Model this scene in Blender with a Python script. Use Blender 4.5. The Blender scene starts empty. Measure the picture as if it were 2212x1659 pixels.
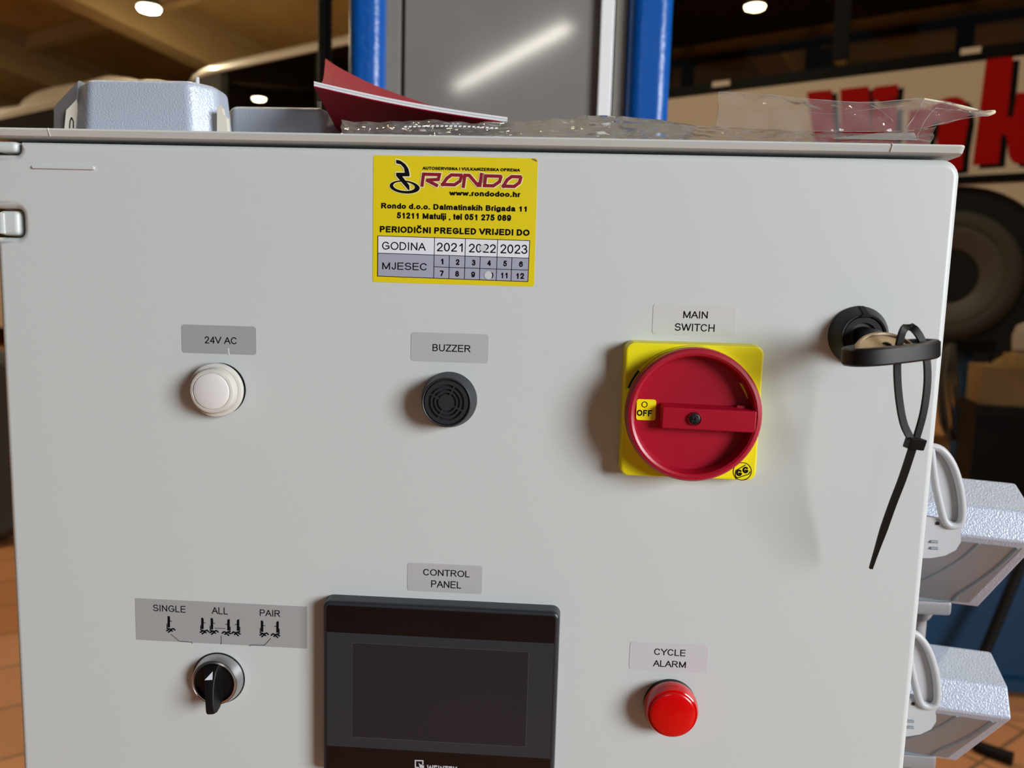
import bpy, bmesh, math, random
from math import sin, cos, pi, radians, atan2, sqrt, hypot, tan
from mathutils import Vector, Matrix, noise
random.seed(7)
SC = bpy.context.scene
COL = SC.collection
H = 1.32                      # eye height above the hall floor; the cabinet door lies in the plane y = 0

# ------------------------------------------------------------------ camera
F, CX, CY, DIST = 1661.0, 1106.0, 829.5, 0.403
_L = Vector((-31700 - CX, -295 - CY, F)); _D = Vector((703 - CX, 14855 - CY, F))
AX = (-_L).normalized(); AZ = (-_D).normalized()
AZ = (AZ - AX * (AX.dot(AZ) / 2)).normalized(); AX = (AX - AZ * AX.dot(AZ)).normalized()
AY = AZ.cross(AX)             # world axes written in camera axes (x right, y down, z forward)
EYE = Vector((0, -DIST, H))
def ray(px, py):
    c = Vector(((px - CX) / F, (py - CY) / F, 1.0))
    return Vector((AX.dot(c), AY.dot(c), AZ.dot(c)))
def at(px, py, y=0.0):
    d = ray(px, py); return EYE + d * ((y + DIST) / d.y)
cam = bpy.data.cameras.new('camera'); cam_ob = bpy.data.objects.new('camera', cam); COL.objects.link(cam_ob)
cam.sensor_fit = 'HORIZONTAL'; cam.sensor_width = 36; cam.lens = F / 2212 * 36
cam.clip_start = .02; cam.clip_end = 80
rt, up, bk = (Vector((AX[0], AY[0], AZ[0])), -Vector((AX[1], AY[1], AZ[1])), -Vector((AX[2], AY[2], AZ[2])))
cam_ob.matrix_world = Matrix(((rt.x, up.x, bk.x, EYE.x), (rt.y, up.y, bk.y, EYE.y), (rt.z, up.z, bk.z, EYE.z), (0, 0, 0, 1)))
cam.dof.use_dof = True; cam.dof.focus_distance = .405; cam.dof.aperture_fstop = 9.0
SC.camera = cam_ob

# ------------------------------------------------------------------ light and exposure
SC.view_settings.view_transform = 'Standard'; SC.view_settings.look = 'None'
SC.view_settings.gamma = 1; SC.view_settings.use_curve_mapping = False; SC.view_settings.exposure = 0.0
W = bpy.data.worlds.new('daylight'); SC.world = W; W.use_nodes = True
W.node_tree.nodes['Background'].inputs[0].default_value = (.80, .88, 1, 1)
W.node_tree.nodes['Background'].inputs[1].default_value = .05
def area(name, loc, target, sx, sy, power, col):
    l = bpy.data.lights.new(name, 'AREA'); l.shape = 'RECTANGLE'; l.size = sx; l.size_y = sy; l.energy = power; l.color = col
    o = bpy.data.objects.new(name, l); COL.objects.link(o); o.location = loc
    l.spread = radians(80); o.rotation_euler = (Vector(target) - Vector(loc)).to_track_quat('-Z', 'Y').to_euler(); return o
DAY = area('daylight_from_hall_door', (3.85, -2.80, 2.25), (0, 0, 1.3), 1.9, 1.9, 66, (.92, .97, 1.0))

# ------------------------------------------------------------------ materials
def lin(c): return tuple(((v / 255) / 12.92 if v <= 10 else ((v / 255 + .055) / 1.055) ** 2.4) for v in c)
def mat(name, rgb, rough=.5, metal=0.0, bump=None, vary=None, **kw):
    m = bpy.data.materials.new(name); m.use_nodes = True; nt = m.node_tree; b = nt.nodes['Principled BSDF']
    b.inputs['Base Color'].default_value = (*lin(rgb), 1); b.inputs['Roughness'].default_value = rough; b.inputs['Metallic'].default_value = metal
    for k, v in kw.items(): b.inputs[k.replace('_', ' ')].default_value = v
    tc = nt.nodes.new('ShaderNodeTexCoord') if (bump or vary) else None
    if bump:
        sc, st, dist = bump
        n = nt.nodes.new('ShaderNodeTexNoise'); n.inputs['Scale'].default_value = sc; n.inputs['Detail'].default_value = 2
        bp = nt.nodes.new('ShaderNodeBump'); bp.inputs['Strength'].default_value = st; bp.inputs['Distance'].default_value = dist
        nt.links.new(tc.outputs['Object'], n.inputs['Vector']); nt.links.new(n.outputs[0], bp.inputs['Height']); nt.links.new(bp.outputs[0], b.inputs['Normal'])
    if vary:
        sc, rgb2 = vary
        n = nt.nodes.new('ShaderNodeTexNoise'); n.inputs['Scale'].default_value = sc; n.inputs['Detail'].default_value = 5
        r = nt.nodes.new('ShaderNodeValToRGB'); r.color_ramp.elements[0].position = .35; r.color_ramp.elements[1].position = .68
        r.color_ramp.elements[0].color = (*lin(rgb), 1); r.color_ramp.elements[1].color = (*lin(rgb2), 1)
        nt.links.new(tc.outputs['Object'], n.inputs['Vector']); nt.links.new(n.outputs[0], r.inputs[0]); nt.links.new(r.outputs[0], b.inputs['Base Color'])
    return m
def glow(name, rgb, strength):
    m = bpy.data.materials.new(name); m.use_nodes = True; b = m.node_tree.nodes['Principled BSDF']
    b.inputs['Base Color'].default_value = (.8, .8, .8, 1); b.inputs['Emission Color'].default_value = (*rgb, 1); b.inputs['Emission Strength'].default_value = strength
    return m
def clear(name, tint, gloss, rough=0.0, ior=1.5, milk=0.0, bump=None):
    """a thin clear sheet: straight-through tint, Fresnel mirror, a little milkiness"""
    m = bpy.data.materials.new(name); m.use_nodes = True; nt = m.node_tree; N = nt.nodes; N.clear(); K = nt.links.new
    out = N.new('ShaderNodeOutputMaterial'); tr = N.new('ShaderNodeBsdfTransparent'); tr.inputs[0].default_value = (*tint, 1)
    gl = N.new('ShaderNodeBsdfGlossy'); gl.inputs['Roughness'].default_value = rough; gl.inputs[0].default_value = (gloss, gloss, gloss, 1)
    fr = N.new('ShaderNodeFresnel'); fr.inputs[0].default_value = ior; mx = N.new('ShaderNodeMixShader')
    K(fr.outputs[0], mx.inputs[0]); K(tr.outputs[0], mx.inputs[1]); K(gl.outputs[0], mx.inputs[2]); last = mx
    if bump:
        tc = N.new('ShaderNodeTexCoord'); n = N.new('ShaderNodeTexNoise'); n.inputs['Scale'].default_value = bump[0]; n.inputs['Detail'].default_value = 1
        bp = N.new('ShaderNodeBump'); bp.inputs['Strength'].default_value = bump[1]; bp.inputs['Distance'].default_value = bump[2]
        K(tc.outputs['Object'], n.inputs['Vector']); K(n.outputs[0], bp.inputs['Height']); K(bp.outputs[0], gl.inputs['Normal']); K(bp.outputs[0], fr.inputs['Normal'])
    if milk:
        df = N.new('ShaderNodeBsdfTranslucent'); df.inputs[0].default_value = (.85, .83, .84, 1)
        d2 = N.new('ShaderNodeBsdfDiffuse'); d2.inputs[0].default_value = (.85, .83, .84, 1)
        ad = N.new('ShaderNodeMixShader'); ad.inputs[0].default_value = .5; K(df.outputs[0], ad.inputs[1]); K(d2.outputs[0], ad.inputs[2])
        m2 = N.new('ShaderNodeMixShader'); m2.inputs[0].default_value = milk; K(mx.outputs[0], m2.inputs[1]); K(ad.outputs[0], m2.inputs[2]); last = m2
    K(last.outputs[0], out.inputs[0]); return m
M = dict(
    door=mat('cabinet_grey_plastic', (200, 204, 203), .42, bump=(900, .04, .0002)),
    hinge=mat('hinge_grey_plastic', (203, 209, 207), .35),
    yellow=mat('sticker_yellow', (222, 202, 6), .45), white=mat('print_white', (226, 226, 236), .5), greyprint=mat('print_grey', (160, 163, 180), .5),
    ink=mat('black_ink', (9, 8, 12), .7, Specular_IOR_Level=.1), maroon=mat('maroon_ink', (140, 0, 36), .5, vary=(60, (112, 14, 40))), outline=mat('pale_outline', (236, 226, 170), .5),
    lab=mat('silver_label_film', (160, 161, 161), .42), lab_mid=mat('pale_label_film', (179, 179, 180), .42), lab_pale=mat('clear_label_film', (201, 200, 199), .38),
    lab_pink=mat('light_label_film', (199, 196, 199), .38),
    swyellow=mat('switch_yellow_plastic', (238, 224, 0), .4), red=mat('switch_red_plastic', (164, 3, 36), .36),
    black=mat('black_plastic', (13, 13, 15), .42, Specular_IOR_Level=.35), black_soft=mat('black_rubber', (34, 34, 36), .55, bump=(700, .08, .0003)), blackgrille=mat('buzzer_black_plastic', (33, 36, 41), .5),
    hole=mat('dark_opening', (4, 4, 5), .8), chrome=mat('satin_chrome', (190, 190, 192), .28, 1.0), ring=mat('steel_ring', (120, 125, 130), .3, 1.0),
    lens=mat('white_lens_plastic', (232, 228, 220), .22, Transmission_Weight=.25), lenscap=mat('frosted_white_lens', (222, 219, 218), .4),
    redlens=mat('red_lens_plastic', (228, 12, 12), .12, Coat_Weight=.4, Transmission_Weight=.25), redcap=mat('red_lens_face', (205, 0, 4), .2),
    hmi=mat('panel_black_plastic', (38, 41, 46), .35), hmiglass=mat('panel_black_glass', (9, 9, 13), .10), hmiband=mat('panel_window_film', (44, 49, 55), .16), hmiscreen=mat('switched_off_screen', (34, 35, 43), .13), hmiprint=mat('panel_grey_print', (196, 196, 200), .5), hmiedge=mat('screen_edge_line', (78, 76, 72), .3),
    bronze=mat('bronze_metal', (158, 138, 114), .4, .6, bump=(2500, .5, .0003)), tie=mat('black_nylon', (4, 4, 5), .55, Specular_IOR_Level=.25),
    hammer=mat('hammered_grey_paint', (182, 190, 206), .36, .12, bump=(950, .55, .0007)), smooth=mat('grey_moulded_plastic', (184, 186, 190), .42), hoodface=mat('shade_grey_cast', (138, 136, 138), .45, .1), cream=mat('cream_plastic', (226, 218, 204), .4), cable=mat('grey_cable_sheath', (156, 156, 160), .45), groove=mat('grey_groove', (128, 138, 146), .45),  # hoodface: grey darkened to carry the shade of turned-away hood faces
    cover=mat('crimson_card', (152, 0, 38), .6, Specular_IOR_Level=.2), paper=mat('white_paper', (236, 236, 240), .6),
    film=clear('clear_plastic_film', (.95, .94, .92), .95, .04, 1.30, .20, bump=(110, .8, .006)), filmwhite=clear('milky_plastic_film', (.85, .83, .83), .9, .12, 1.45, .45, bump=(90, .6, .006)),
    blue=mat('blue_gloss_paint', (0, 84, 170), .3, bump=(130, .25, .003)), bluedark=mat('blue_steel_paint', (0, 66, 108), .6, bump=(8, .2, .01)),
    plate=mat('brushed_grey_plate', (134, 129, 126), .075, 0, vary=(6, (126, 121, 119))), plate2=mat('grey_channel_paint', (142, 138, 130), .45, .2), strip=mat('bare_metal_strip', (246, 247, 249), .5, .1),
    hose=mat('corrugated_black_hose', (38, 32, 25), .5), rubber=mat('tyre_rubber', (66, 64, 62), .7), rim=mat('dark_wheel_rim', (88, 84, 82), .5, .2), dark=mat('black_steel', (11, 9, 8), .55, Specular_IOR_Level=.25),
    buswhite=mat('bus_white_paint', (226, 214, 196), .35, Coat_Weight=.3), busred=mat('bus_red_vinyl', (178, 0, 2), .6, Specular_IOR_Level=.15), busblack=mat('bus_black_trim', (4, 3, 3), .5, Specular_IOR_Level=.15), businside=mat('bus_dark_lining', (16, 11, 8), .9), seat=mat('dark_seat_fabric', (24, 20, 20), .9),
    glass=clear('tinted_bus_glass', (.60, .54, .38), 1.0, 0.0, 1.5), sticker=mat('white_window_sticker', (230, 220, 205), .5),
    wood=mat('plywood', (150, 118, 76), .7, vary=(5, (120, 92, 58))), floorm=None, wallp=mat('warm_wall_plaster', (204, 182, 120), .85, vary=(2, (188, 166, 108))), concrete=mat('roof_concrete', (164, 134, 84), .9, vary=(1.2, (150, 120, 74))), beam=mat('precast_beam', (156, 130, 88), .9),
    lampcase=mat('lamp_housing', (120, 116, 108), .5, .5), lamp=glow('lamp_diffuser', (1.0, .86, .56), 250), bag_edge=mat('folded_film_edge', (236, 226, 200), .3), pale=mat('pale_canister', (176, 164, 156), .6), grey_hose=mat('grey_hose_rubber', (92, 86, 80), .6),
)

# ------------------------------------------------------------------ builders
ORG = {}
def root(name, loc, label, cat, group=None):
    o = bpy.data.objects.new(name, None); COL.objects.link(o); o.location = loc; o.empty_display_size = .02
    o['label'] = label; o['category'] = cat
    if group: o['group'] = group
    ORG[o] = Vector(loc); return o
def obj(name, bm, m, parent=None, smooth=35, bev=0.0, seg=2, label=None, base=None):
    """one mesh object from a bmesh in world coordinates"""
    bmesh.ops.remove_doubles(bm, verts=bm.verts, dist=1e-7)
    if bev:
        es = [e for e in bm.edges if len(e.link_faces) == 2 and e.calc_face_angle(0) > radians(30)]
        bmesh.ops.bevel(bm, geom=es, offset=bev, segments=seg, profile=.5, affect='EDGES', clamp_overlap=True)
    bmesh.ops.recalc_face_normals(bm, faces=bm.faces)
    if parent is not None: o0 = ORG[parent]
    elif base is not None: o0 = Vector(base)
    else:
        xs = [v.co for v in bm.verts]
        o0 = Vector(((min(v.x for v in xs) + max(v.x for v in xs)) / 2, (min(v.y for v in xs) + max(v.y for v in xs)) / 2, min(v.z for v in xs)))
    bmesh.ops.translate(bm, verts=bm.verts, vec=-o0)
    me = bpy.data.meshes.new(name); bm.to_mesh(me); bm.free()
    for mm in (m if isinstance(m, (list, tuple)) else [m]): me.materials.append(mm)
    if smooth:
        me.polygons.foreach_set('use_smooth', [True] * len(me.polygons)); me.set_sharp_from_angle(angle=radians(smooth))
    o = bpy.data.objects.new(name, me); COL.objects.link(o)
    if smooth and smooth < 180:
        wn = o.modifiers.new('even_shading', 'WEIGHTED_NORMAL'); wn.keep_sharp = True; wn.weight = 100
    if parent is not None: o.parent = parent; ORG[o] = ORG[parent]
    else: o.location = o0; ORG[o] = o0
    if label: o['label'] = label
    return o
def tag(o, label, cat, group=None):
    o['label'] = label; o['category'] = cat
    if group: o['group'] = group
    return o
def struct(o): o['kind'] = 'structure'; return o
def B(): return bmesh.new()
def box(bm, x0, x1, y0, y1, z0, z1):
    vs = [bm.verts.new((x, y, z)) for x in (x0, x1) for y in (y0, y1) for z in (z0, z1)]
    for f in ((0, 1, 3, 2), (4, 6, 7, 5), (0, 4, 5, 1), (2, 3, 7, 6), (0, 2, 6, 4), (1, 5, 7, 3)): bm.faces.new([vs[i] for i in f])
    return bm
def hexa(bm, p):
    """eight corners: four of one face in order, then the four facing them"""
    vs = [bm.verts.new(q) for q in p]
    for f in ((0, 1, 2, 3), (7, 6, 5, 4), (0, 4, 5, 1), (1, 5, 6, 2), (2, 6, 7, 3), (3, 7, 4, 0)): bm.faces.new([vs[i] for i in f])
    return bm
def loft(bm, rings, closed=True, caps=True):
    rs = [[bm.verts.new(p) for p in r] for r in rings]; n = len(rs[0])
    for a, b in zip(rs, rs[1:]):
        for i in range(n if closed else n - 1): bm.faces.new((a[i], a[(i + 1) % n], b[(i + 1) % n], b[i]))
    if caps and closed: bm.faces.new(rs[0]); bm.faces.new(rs[-1])
    return bm
def prism(bm, poly, y0, y1):
    """an outline in (x, z) given depth from y0 to y1"""
    return loft(bm, [[(x, y0, z) for x, z in poly], [(x, y1, z) for x, z in poly]])
def flat(bm, poly, y): bm.faces.new([bm.verts.new((x, y, z)) for x, z in poly]); return bm
def rr(x0, z0, x1, z1, r, n=6):
    out = []
    for cx, cz, a in ((x1 - r, z1 - r, 0), (x0 + r, z1 - r, 90), (x0 + r, z0 + r, 180), (x1 - r, z0 + r, 270)):
        for k in range(n + 1): t = radians(a + 90 * k / n); out.append((cx + r * cos(t), cz + r * sin(t)))
    return out
def circ(cx, cz, r, n=48, rz=None): return [(cx + r * cos(2 * pi * k / n), cz + (rz or r) * sin(2 * pi * k / n)) for k in range(n)]
def ringflat(bm, a, b, y):
    """flat ring between two outlines of equal point count"""
    return loft(bm, [[(x, y, z) for x, z in a], [(x, y, z) for x, z in b]], caps=False)
def lathe(bm, cx, cz, prof, n=56, cap=True):
    """revolve (radius, y) about the axis that points at the viewer"""
    rings = [[(cx + r * cos(2 * pi * k / n), y, cz + r * sin(2 * pi * k / n)) for k in range(n)] for r, y in prof]
    return loft(bm, rings, caps=cap)
def frames(pts):
    pts = [Vector(p) for p in pts]; out = []
    for i, p in enumerate(pts):
        t = (pts[min(i + 1, len(pts) - 1)] - pts[max(i - 1, 0)]).normalized(); out.append((p, t))
    return out
def tube(bm, pts, r, n=12):
    rings = []; u = None
    rs = r if isinstance(r, (list, tuple)) else [r] * len(pts)
    for (p, t), q in zip(frames(pts), rs):
        if u is None: u = t.orthogonal().normalized()
        u = (u - t * u.dot(t)).normalized(); v = t.cross(u)
        rings.append([p + (u * cos(2 * pi * k / n) + v * sin(2 * pi * k / n)) * q for k in range(n)])
    return loft(bm, rings)
def strap(bm, pts, w, th, wide):
    """flat band; wide = direction of its width"""
    wide = Vector(wide).normalized(); rings = []
    ws = w if isinstance(w, (list, tuple)) else [w] * len(pts)
    for (p, t), q in zip(frames(pts), ws):
        a = (wide - t * wide.dot(t)).normalized(); n = t.cross(a)
        rings.append([p + a * q / 2 + n * th / 2, p - a * q / 2 + n * th / 2, p - a * q / 2 - n * th / 2, p + a * q / 2 - n * th / 2])
    return loft(bm, rings)
def smooth_path(pts, k=6):
    pts = [Vector(p) for p in pts]; out = []
    for i in range(len(pts) - 1):
        a, b, c, d = pts[max(i - 1, 0)], pts[i], pts[i + 1], pts[min(i + 2, len(pts) - 1)]
        for j in range(k):
            t = j / k; out.append(.5 * ((2 * b) + (c - a) * t + (2 * a - 5 * b + 4 * c - d) * t * t + (3 * b - a - 3 * c + d) * t ** 3))
    return out + [pts[-1]]
def inset(poly, d):
    n = len(poly); area2 = sum(poly[i][0] * poly[(i + 1) % n][1] - poly[(i + 1) % n][0] * poly[i][1] for i in range(n)); s = 1 if area2 > 0 else -1
    out = []
    for i in range(n):
        a, b, c = Vector(poly[i - 1]), Vector(poly[i]), Vector(poly[(i + 1) % n])
        u, v = (b - a).normalized(), (c - b).normalized()
        n1, n2 = Vector((-u.y, u.x)) * s, Vector((-v.y, v.x)) * s; m = n1 + n2
        m = m / max(m.dot(n1), .3) if m.length > 1e-9 else n1
        out.append(tuple(b + m * d))
    return out
def xz(px, py, y=0.0): p = at(px, py, y); return (p.x, p.z)

# ------------------------------------------------------------------ a plain sans alphabet drawn as strokes
def A_(cx, cy, rx, ry, a0, a1):
    n = max(4, int(abs(a1 - a0) / 15)); return [(cx + rx * cos(radians(a0 + (a1 - a0) * k / n)), cy + ry * sin(radians(a0 + (a1 - a0) * k / n))) for k in range(n + 1)]
O_ = lambda cx, cy, rx, ry: A_(cx, cy, rx, ry, 0, 360)
X_ = .665
GL = {   # advance, box width, strokes in the unit cap box
 'A': (.93, .93, [[(0, 0), (.5, 1), (1, 0)], [(.18, .35), (.82, .35)]]), 'B': (.93, .74, [[(0, .53), (0, 1), (.55, 1)] + A_(.6, .765, .33, .235, 90, -90) + [(0, .53)], [(0, .53), (0, 0), (.6, 0)] + A_(.65, .265, .35, .265, -90, 90)]),
 'C': (1.0, .9, [A_(.5, .5, .5, .5, 38, 322)]), 'D': (1.0, .82, [[(0, .5), (0, 1), (.4, 1)] + A_(.42, .5, .58, .5, 90, -90) + [(0, 0), (0, .5)]]),
 'E': (.93, .74, [[(1, 1), (0, 1), (0, 0), (1, 0)], [(0, .52), (.93, .52)]]), 'F': (.85, .68, [[(1, 1), (0, 1), (0, 0)], [(0, .5), (.85, .5)]]),
 'G': (1.09, .92, [A_(.5, .5, .5, .5, 40, 318) + [(1, .15), (1, .46), (.55, .46)]]), 'H': (1.0, .8, [[(0, 0), (0, 1)], [(1, 0), (1, 1)], [(0, .52), (1, .52)]]),
 'I': (.39, .14, [[(.5, 0), (.5, 1)]]), 'J': (.70, .52, [[(1, 1), (1, .28)] + A_(.5, .28, .5, .28, 0, -170)]), 'K': (.93, .8, [[(0, 0), (0, 1)], [(1, 1), (0, .36)], [(.34, .58), (1, 0)]]),
 'L': (.78, .62, [[(0, 1), (0, 0), (1, 0)]]), 'M': (1.16, .96, [[(0, 0), (0, 1), (.5, .02), (1, 1), (1, 0)]]), 'N': (1.0, .8, [[(0, 0), (0, 1), (1, 0), (1, 1)]]),
 'O': (1.09, .98, [O_(.5, .5, .5, .5)]), 'P': (.93, .76, [[(0, 0), (0, 1), (.58, 1)] + A_(.64, .74, .36, .26, 90, -90) + [(0, .48)]]),
 'R': (1.0, .82, [[(0, 0), (0, 1), (.58, 1)] + A_(.62, .755, .34, .245, 90, -90) + [(0, .51)], [(.5, .51), (1, 0)]]),
 'S': (.93, .8, [A_(.5, .745, .46, .255, 22, 248) + A_(.5, .265, .5, .265, 72, -160)]), 'T': (.85, .82, [[(0, 1), (1, 1)], [(.5, 1), (.5, 0)]]),
 'U': (1.0, .8, [[(0, 1), (0, .36)] + A_(.5, .36, .5, .36, 180, 360) + [(1, 1)]]), 'V': (.93, .93, [[(0, 1), (.5, 0), (1, 1)]]), 'W': (1.32, 1.3, [[(0, 1), (.25, 0), (.5, 1), (.75, 0), (1, 1)]]),
 'Y': (.93, .92, [[(0, 1), (.5, .44), (1, 1)], [(.5, .44), (.5, 0)]]), 'Z': (.85, .78, [[(0, 1), (1, 1), (0, 0), (1, 0)]]),
 '0': (.78, .66, [O_(.5, .5, .5, .5)]), '1': (.78, .36, [[(1, 0), (1, 1), (0, .72)]]), '2': (.78, .66, [A_(.5, .715, .47, .285, 170, -38) + [(0, 0), (1, 0)]]),
 '3': (.78, .66, [A_(.48, .755, .43, .245, 160, -80), A_(.48, .27, .52, .27, 85, -160)]), '4': (.78, .7, [[(.78, 0), (.78, 1), (0, .27), (1, .27)]]),
 '5': (.78, .66, [[(.92, 1), (.22, 1), (.08, .5)] + A_(.48, .32, .52, .32, 130, -160)]), '6': (.78, .66, [O_(.5, .32, .5, .32), A_(.52, .55, .52, .45, 40, 180) + [(0, .32)]]),
 '7': (.78, .66, [[(0, 1), (1, 1), (.35, 0)]]), '8': (.78, .66, [O_(.5, .76, .42, .24), O_(.5, .265, .5, .265)]), '9': (.78, .66, [O_(.5, .68, .5, .32), A_(.48, .45, .52, .45, -140, 0) + [(1, .68)]]),
 'a': (.78, .66, [A_(.47, .5, .42, .22, 155, 0) + [(.89, .12), (1, 0)], [(.89, .42), (.4, .36)] + A_(.33, .185, .33, .185, 90, 285) + [(.8, .12), (.89, .25)]]),
 'b': (.78, .66, [[(0, 0), (0, 1)], O_(.5, X_ / 2, .5, X_ / 2)]), 'd': (.78, .66, [[(1, 0), (1, 1)], O_(.5, X_ / 2, .5, X_ / 2)]), 'e': (.78, .68, [[(0.02, .38), (1, .38)] + A_(.5, .36, .5, .36, 5, 318)]),
 'g': (.78, .66, [O_(.5, X_ / 2, .5, X_ / 2), [(1, X_), (1, -.04)] + A_(.5, -.04, .5, .24, 0, -160)]), 'h': (.78, .62, [[(0, 0), (0, 1)], A_(.5, .42, .5, .3, 180, 0) + [(1, 0)]]),
 'i': (.31, .14, [[(.5, 0), (.5, .62)], [(.5, 1), (.5, 1.004)]]), 'j': (.31, .2, [[(.9, .62), (.9, -.2), (0, -.28)], [(.9, 1), (.9, 1.004)]]), 'k': (.70, .62, [[(0, 0), (0, 1)], [(.92, X_), (0, .24)], [(.36, .42), (1, 0)]]),
 'l': (.31, .14, [[(.5, 0), (.5, 1)]]), 'm': (1.16, 1.0, [[(0, 0), (0, X_)], A_(.25, .46, .25, .26, 180, 0) + [(.5, 0)], A_(.75, .46, .25, .26, 180, 0) + [(1, 0)]]),
 'n': (.78, .62, [[(0, 0), (0, X_)], A_(.5, .42, .5, .3, 180, 0) + [(1, 0)]]), 'o': (.78, .7, [O_(.5, X_ / 2, .5, X_ / 2)]), 'r': (.465, .36, [[(0, 0), (0, X_)], A_(.9, .38, .9, .34, 180, 85)]),
 's': (.70, .6, [A_(.5, .535, .46, .185, 22, 248) + A_(.5, .185, .5, .185, 72, -160)]), 't': (.39, .36, [[(.4, .92), (.4, .14)] + A_(.8, .14, .4, .14, 180, 270), [(0, X_), (1, X_)]]),
 'u': (.78, .62, [[(0, X_), (0, .3)] + A_(.5, .3, .5, .3, 180, 360), [(1, X_), (1, 0)]]), 'w': (1.0, .98, [[(0, X_), (.25, 0), (.5, X_), (.75, 0), (1, X_)]]),
 '.': (.39, .14, [[(.5, 0), (.5, .01)]]), ',': (.39, .16, [[(.6, 0), (.6, .01), (.35, -.14)]]), ' ': (.39, .1, []),
}
GL['Č'] = (1.0, .9, GL['C'][2] + [[(.25, 1.33), (.5, 1.16), (.75, 1.33)]])
def ribbon(bm, pts, h, f):
    q = [Vector(p) for p in pts]; part = [q[0]]; parts = []
    for i in range(1, len(q)):
        part.append(q[i])
        if i < len(q) - 1 and (q[i] - q[i - 1]).length > 1e-6 and (q[i + 1] - q[i]).length > 1e-6 and (q[i] - q[i - 1]).normalized().dot((q[i + 1] - q[i]).normalized()) < -.25:
            parts.append((part, True)); part = [q[i]]
    parts.append((part, False))
    if len(parts) > 1:
        for k, (p, _) in enumerate(parts): ribbon1(bm, p, h, lambda v, k=k: Vector(f(v)) + Vector((0, -9e-6 * k, 0)), (.3 if k else 1), (.3 if k < len(parts) - 1 else 1))
    else: ribbon1(bm, pts, h, f, 1, 1)
def ribbon1(bm, pts, h, f, e0, e1):
    P = [Vector(p) for p in pts]; q = [P[0]]
    for p in P[1:]:
        if (p - q[-1]).length > 1e-5: q.append(p)
    if len(q) < 2: return
    closed = (q[0] - q[-1]).length < 1e-4
    if not closed:
        q[0] = q[0] - (q[1] - q[0]).normalized() * h * e0; q[-1] = q[-1] + (q[-1] - q[-2]).normalized() * h * e1
    n = len(q); Lf, Rt = [], []
    for i in range(n):
        a = q[i - 1] if i else (q[-2] if closed else None); b = q[i + 1] if i < n - 1 else (q[1] if closed else None)
        u = (q[i] - a).normalized() if a is not None else (b - q[i]).normalized(); v = (b - q[i]).normalized() if b is not None else u
        n1, n2 = Vector((-u.y, u.x)), Vector((-v.y, v.x)); m = n1 + n2
        m = m / max(m.dot(n1), .55) if m.length > 1e-6 else n1
        Lf.append(bm.verts.new(f(q[i] + m * h))); Rt.append(bm.verts.new(f(q[i] - m * h)))
    for i in range(n - 1): bm.faces.new((Lf[i], Rt[i], Rt[i + 1], Lf[i + 1]))
def text(bm, s, bl, tr, y, bold=False):
    """writes s so that its ink fills the rectangle between two pixels of the plane at depth y"""
    h = (.110 if bold else .066); st = []; x = 0
    for ch in s:
        adv, bw, ss = GL[ch]; sb = (adv - bw) / 2
        for p in ss: st.append([(x + sb + h + px * (bw - 2 * h), h + py * (1 - 2 * h)) for px, py in p])
        x += adv
    tmp = B()
    for p in st: ribbon(tmp, p, h, lambda v: (v.x, 0, v.y))
    xs = [v.co.x for v in tmp.verts]; zs = [v.co.z for v in tmp.verts]; ax0, ax1, az0, az1 = min(xs), max(xs), min(zs), max(zs); tmp.free()
    (x0, z0), (x1, z1) = xz(*bl, y), xz(*tr, y)
    g = lambda v: (x0 + (v.x - ax0) / (ax1 - ax0) * (x1 - x0), y, z0 + (v.y - az0) / (az1 - az0) * (z1 - z0))
    for k, p in enumerate(st): ribbon(bm, p, h, lambda v: (g(v)[0], y - (k % 5) * 4e-6, g(v)[2]))
    return bm
def line(bm, pts, w, y):
    q = [Vector(p) for p in pts]; ribbon(bm, q, w / 2, lambda v: (v.x, y, v.y)); return bm

# ================================================================== the control cabinet
CAB = root('control_cabinet', (-.05, .11, H - .56), 'large pale grey control cabinet with lamps, buzzer, red main switch and dark touch panel', 'control cabinet')
XL, XR, ZT, ZB = -.3003, .2003, H + .0722, H - .54
n1x = xz(40, 330)[0]; n1z = xz(40, 333)[1]; n2x = xz(47, 480)[0]; n2t = xz(47, 450)[1]; n2b = xz(47, 513)[1]
def arc(cx, cz, r, a0, a1, n=6): return [(cx + r * cos(radians(a0 + (a1 - a0) * k / n)), cz + r * sin(radians(a0 + (a1 - a0) * k / n))) for k in range(n + 1)]
r = .009
outl = arc(XR - r, ZT - r, r, 0, 90) + [(n1x, ZT)] + arc(n1x - .003, n1z + .003, .003, 0, -90, 4) + [(XL, n1z)] + [(XL, n2t)] + arc(n2x - .004, n2t - .004, .004, 90, 0, 4) + arc(n2x - .004, n2b + .004, .004, 0, -90, 4) + [(XL, n2b)] + arc(XL + r, ZB + r, r, 180, 270) + arc(XR - r, ZB + r, r, 270, 360)
R0 = .0042; bm = B(); rings = [[(x, .024, z) for x, z in outl]]
for k in range(6):
    t = radians(90 * k / 5); rings.append([(x, R0 * (1 - sin(t)), z) for x, z in inset(outl, R0 * (1 - cos(t)) + 1e-6)])
door = obj('door', loft(bm, rings), M['door'], CAB, label='flat pale grey cabinet door with rounded edges')
bm = B(); rib = [(xz(70, 0)[0], 0)]
(x0, z0), (x1, z1) = xz(71, 365), xz(205, 359)
obj('raised_rib', prism(bm, rr(x0, (z0 + z1) / 2 - .0009, x1, (z0 + z1) / 2 + .0009, .00085), .0002, -.0012), M['door'], door, bev=.0004)
bm = B(); box(bm, XL + .004, XR - .004, .0245, .235, ZB - .02, H + .0735); obj('enclosure_body', bm, M['door'], CAB, bev=.004)
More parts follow.
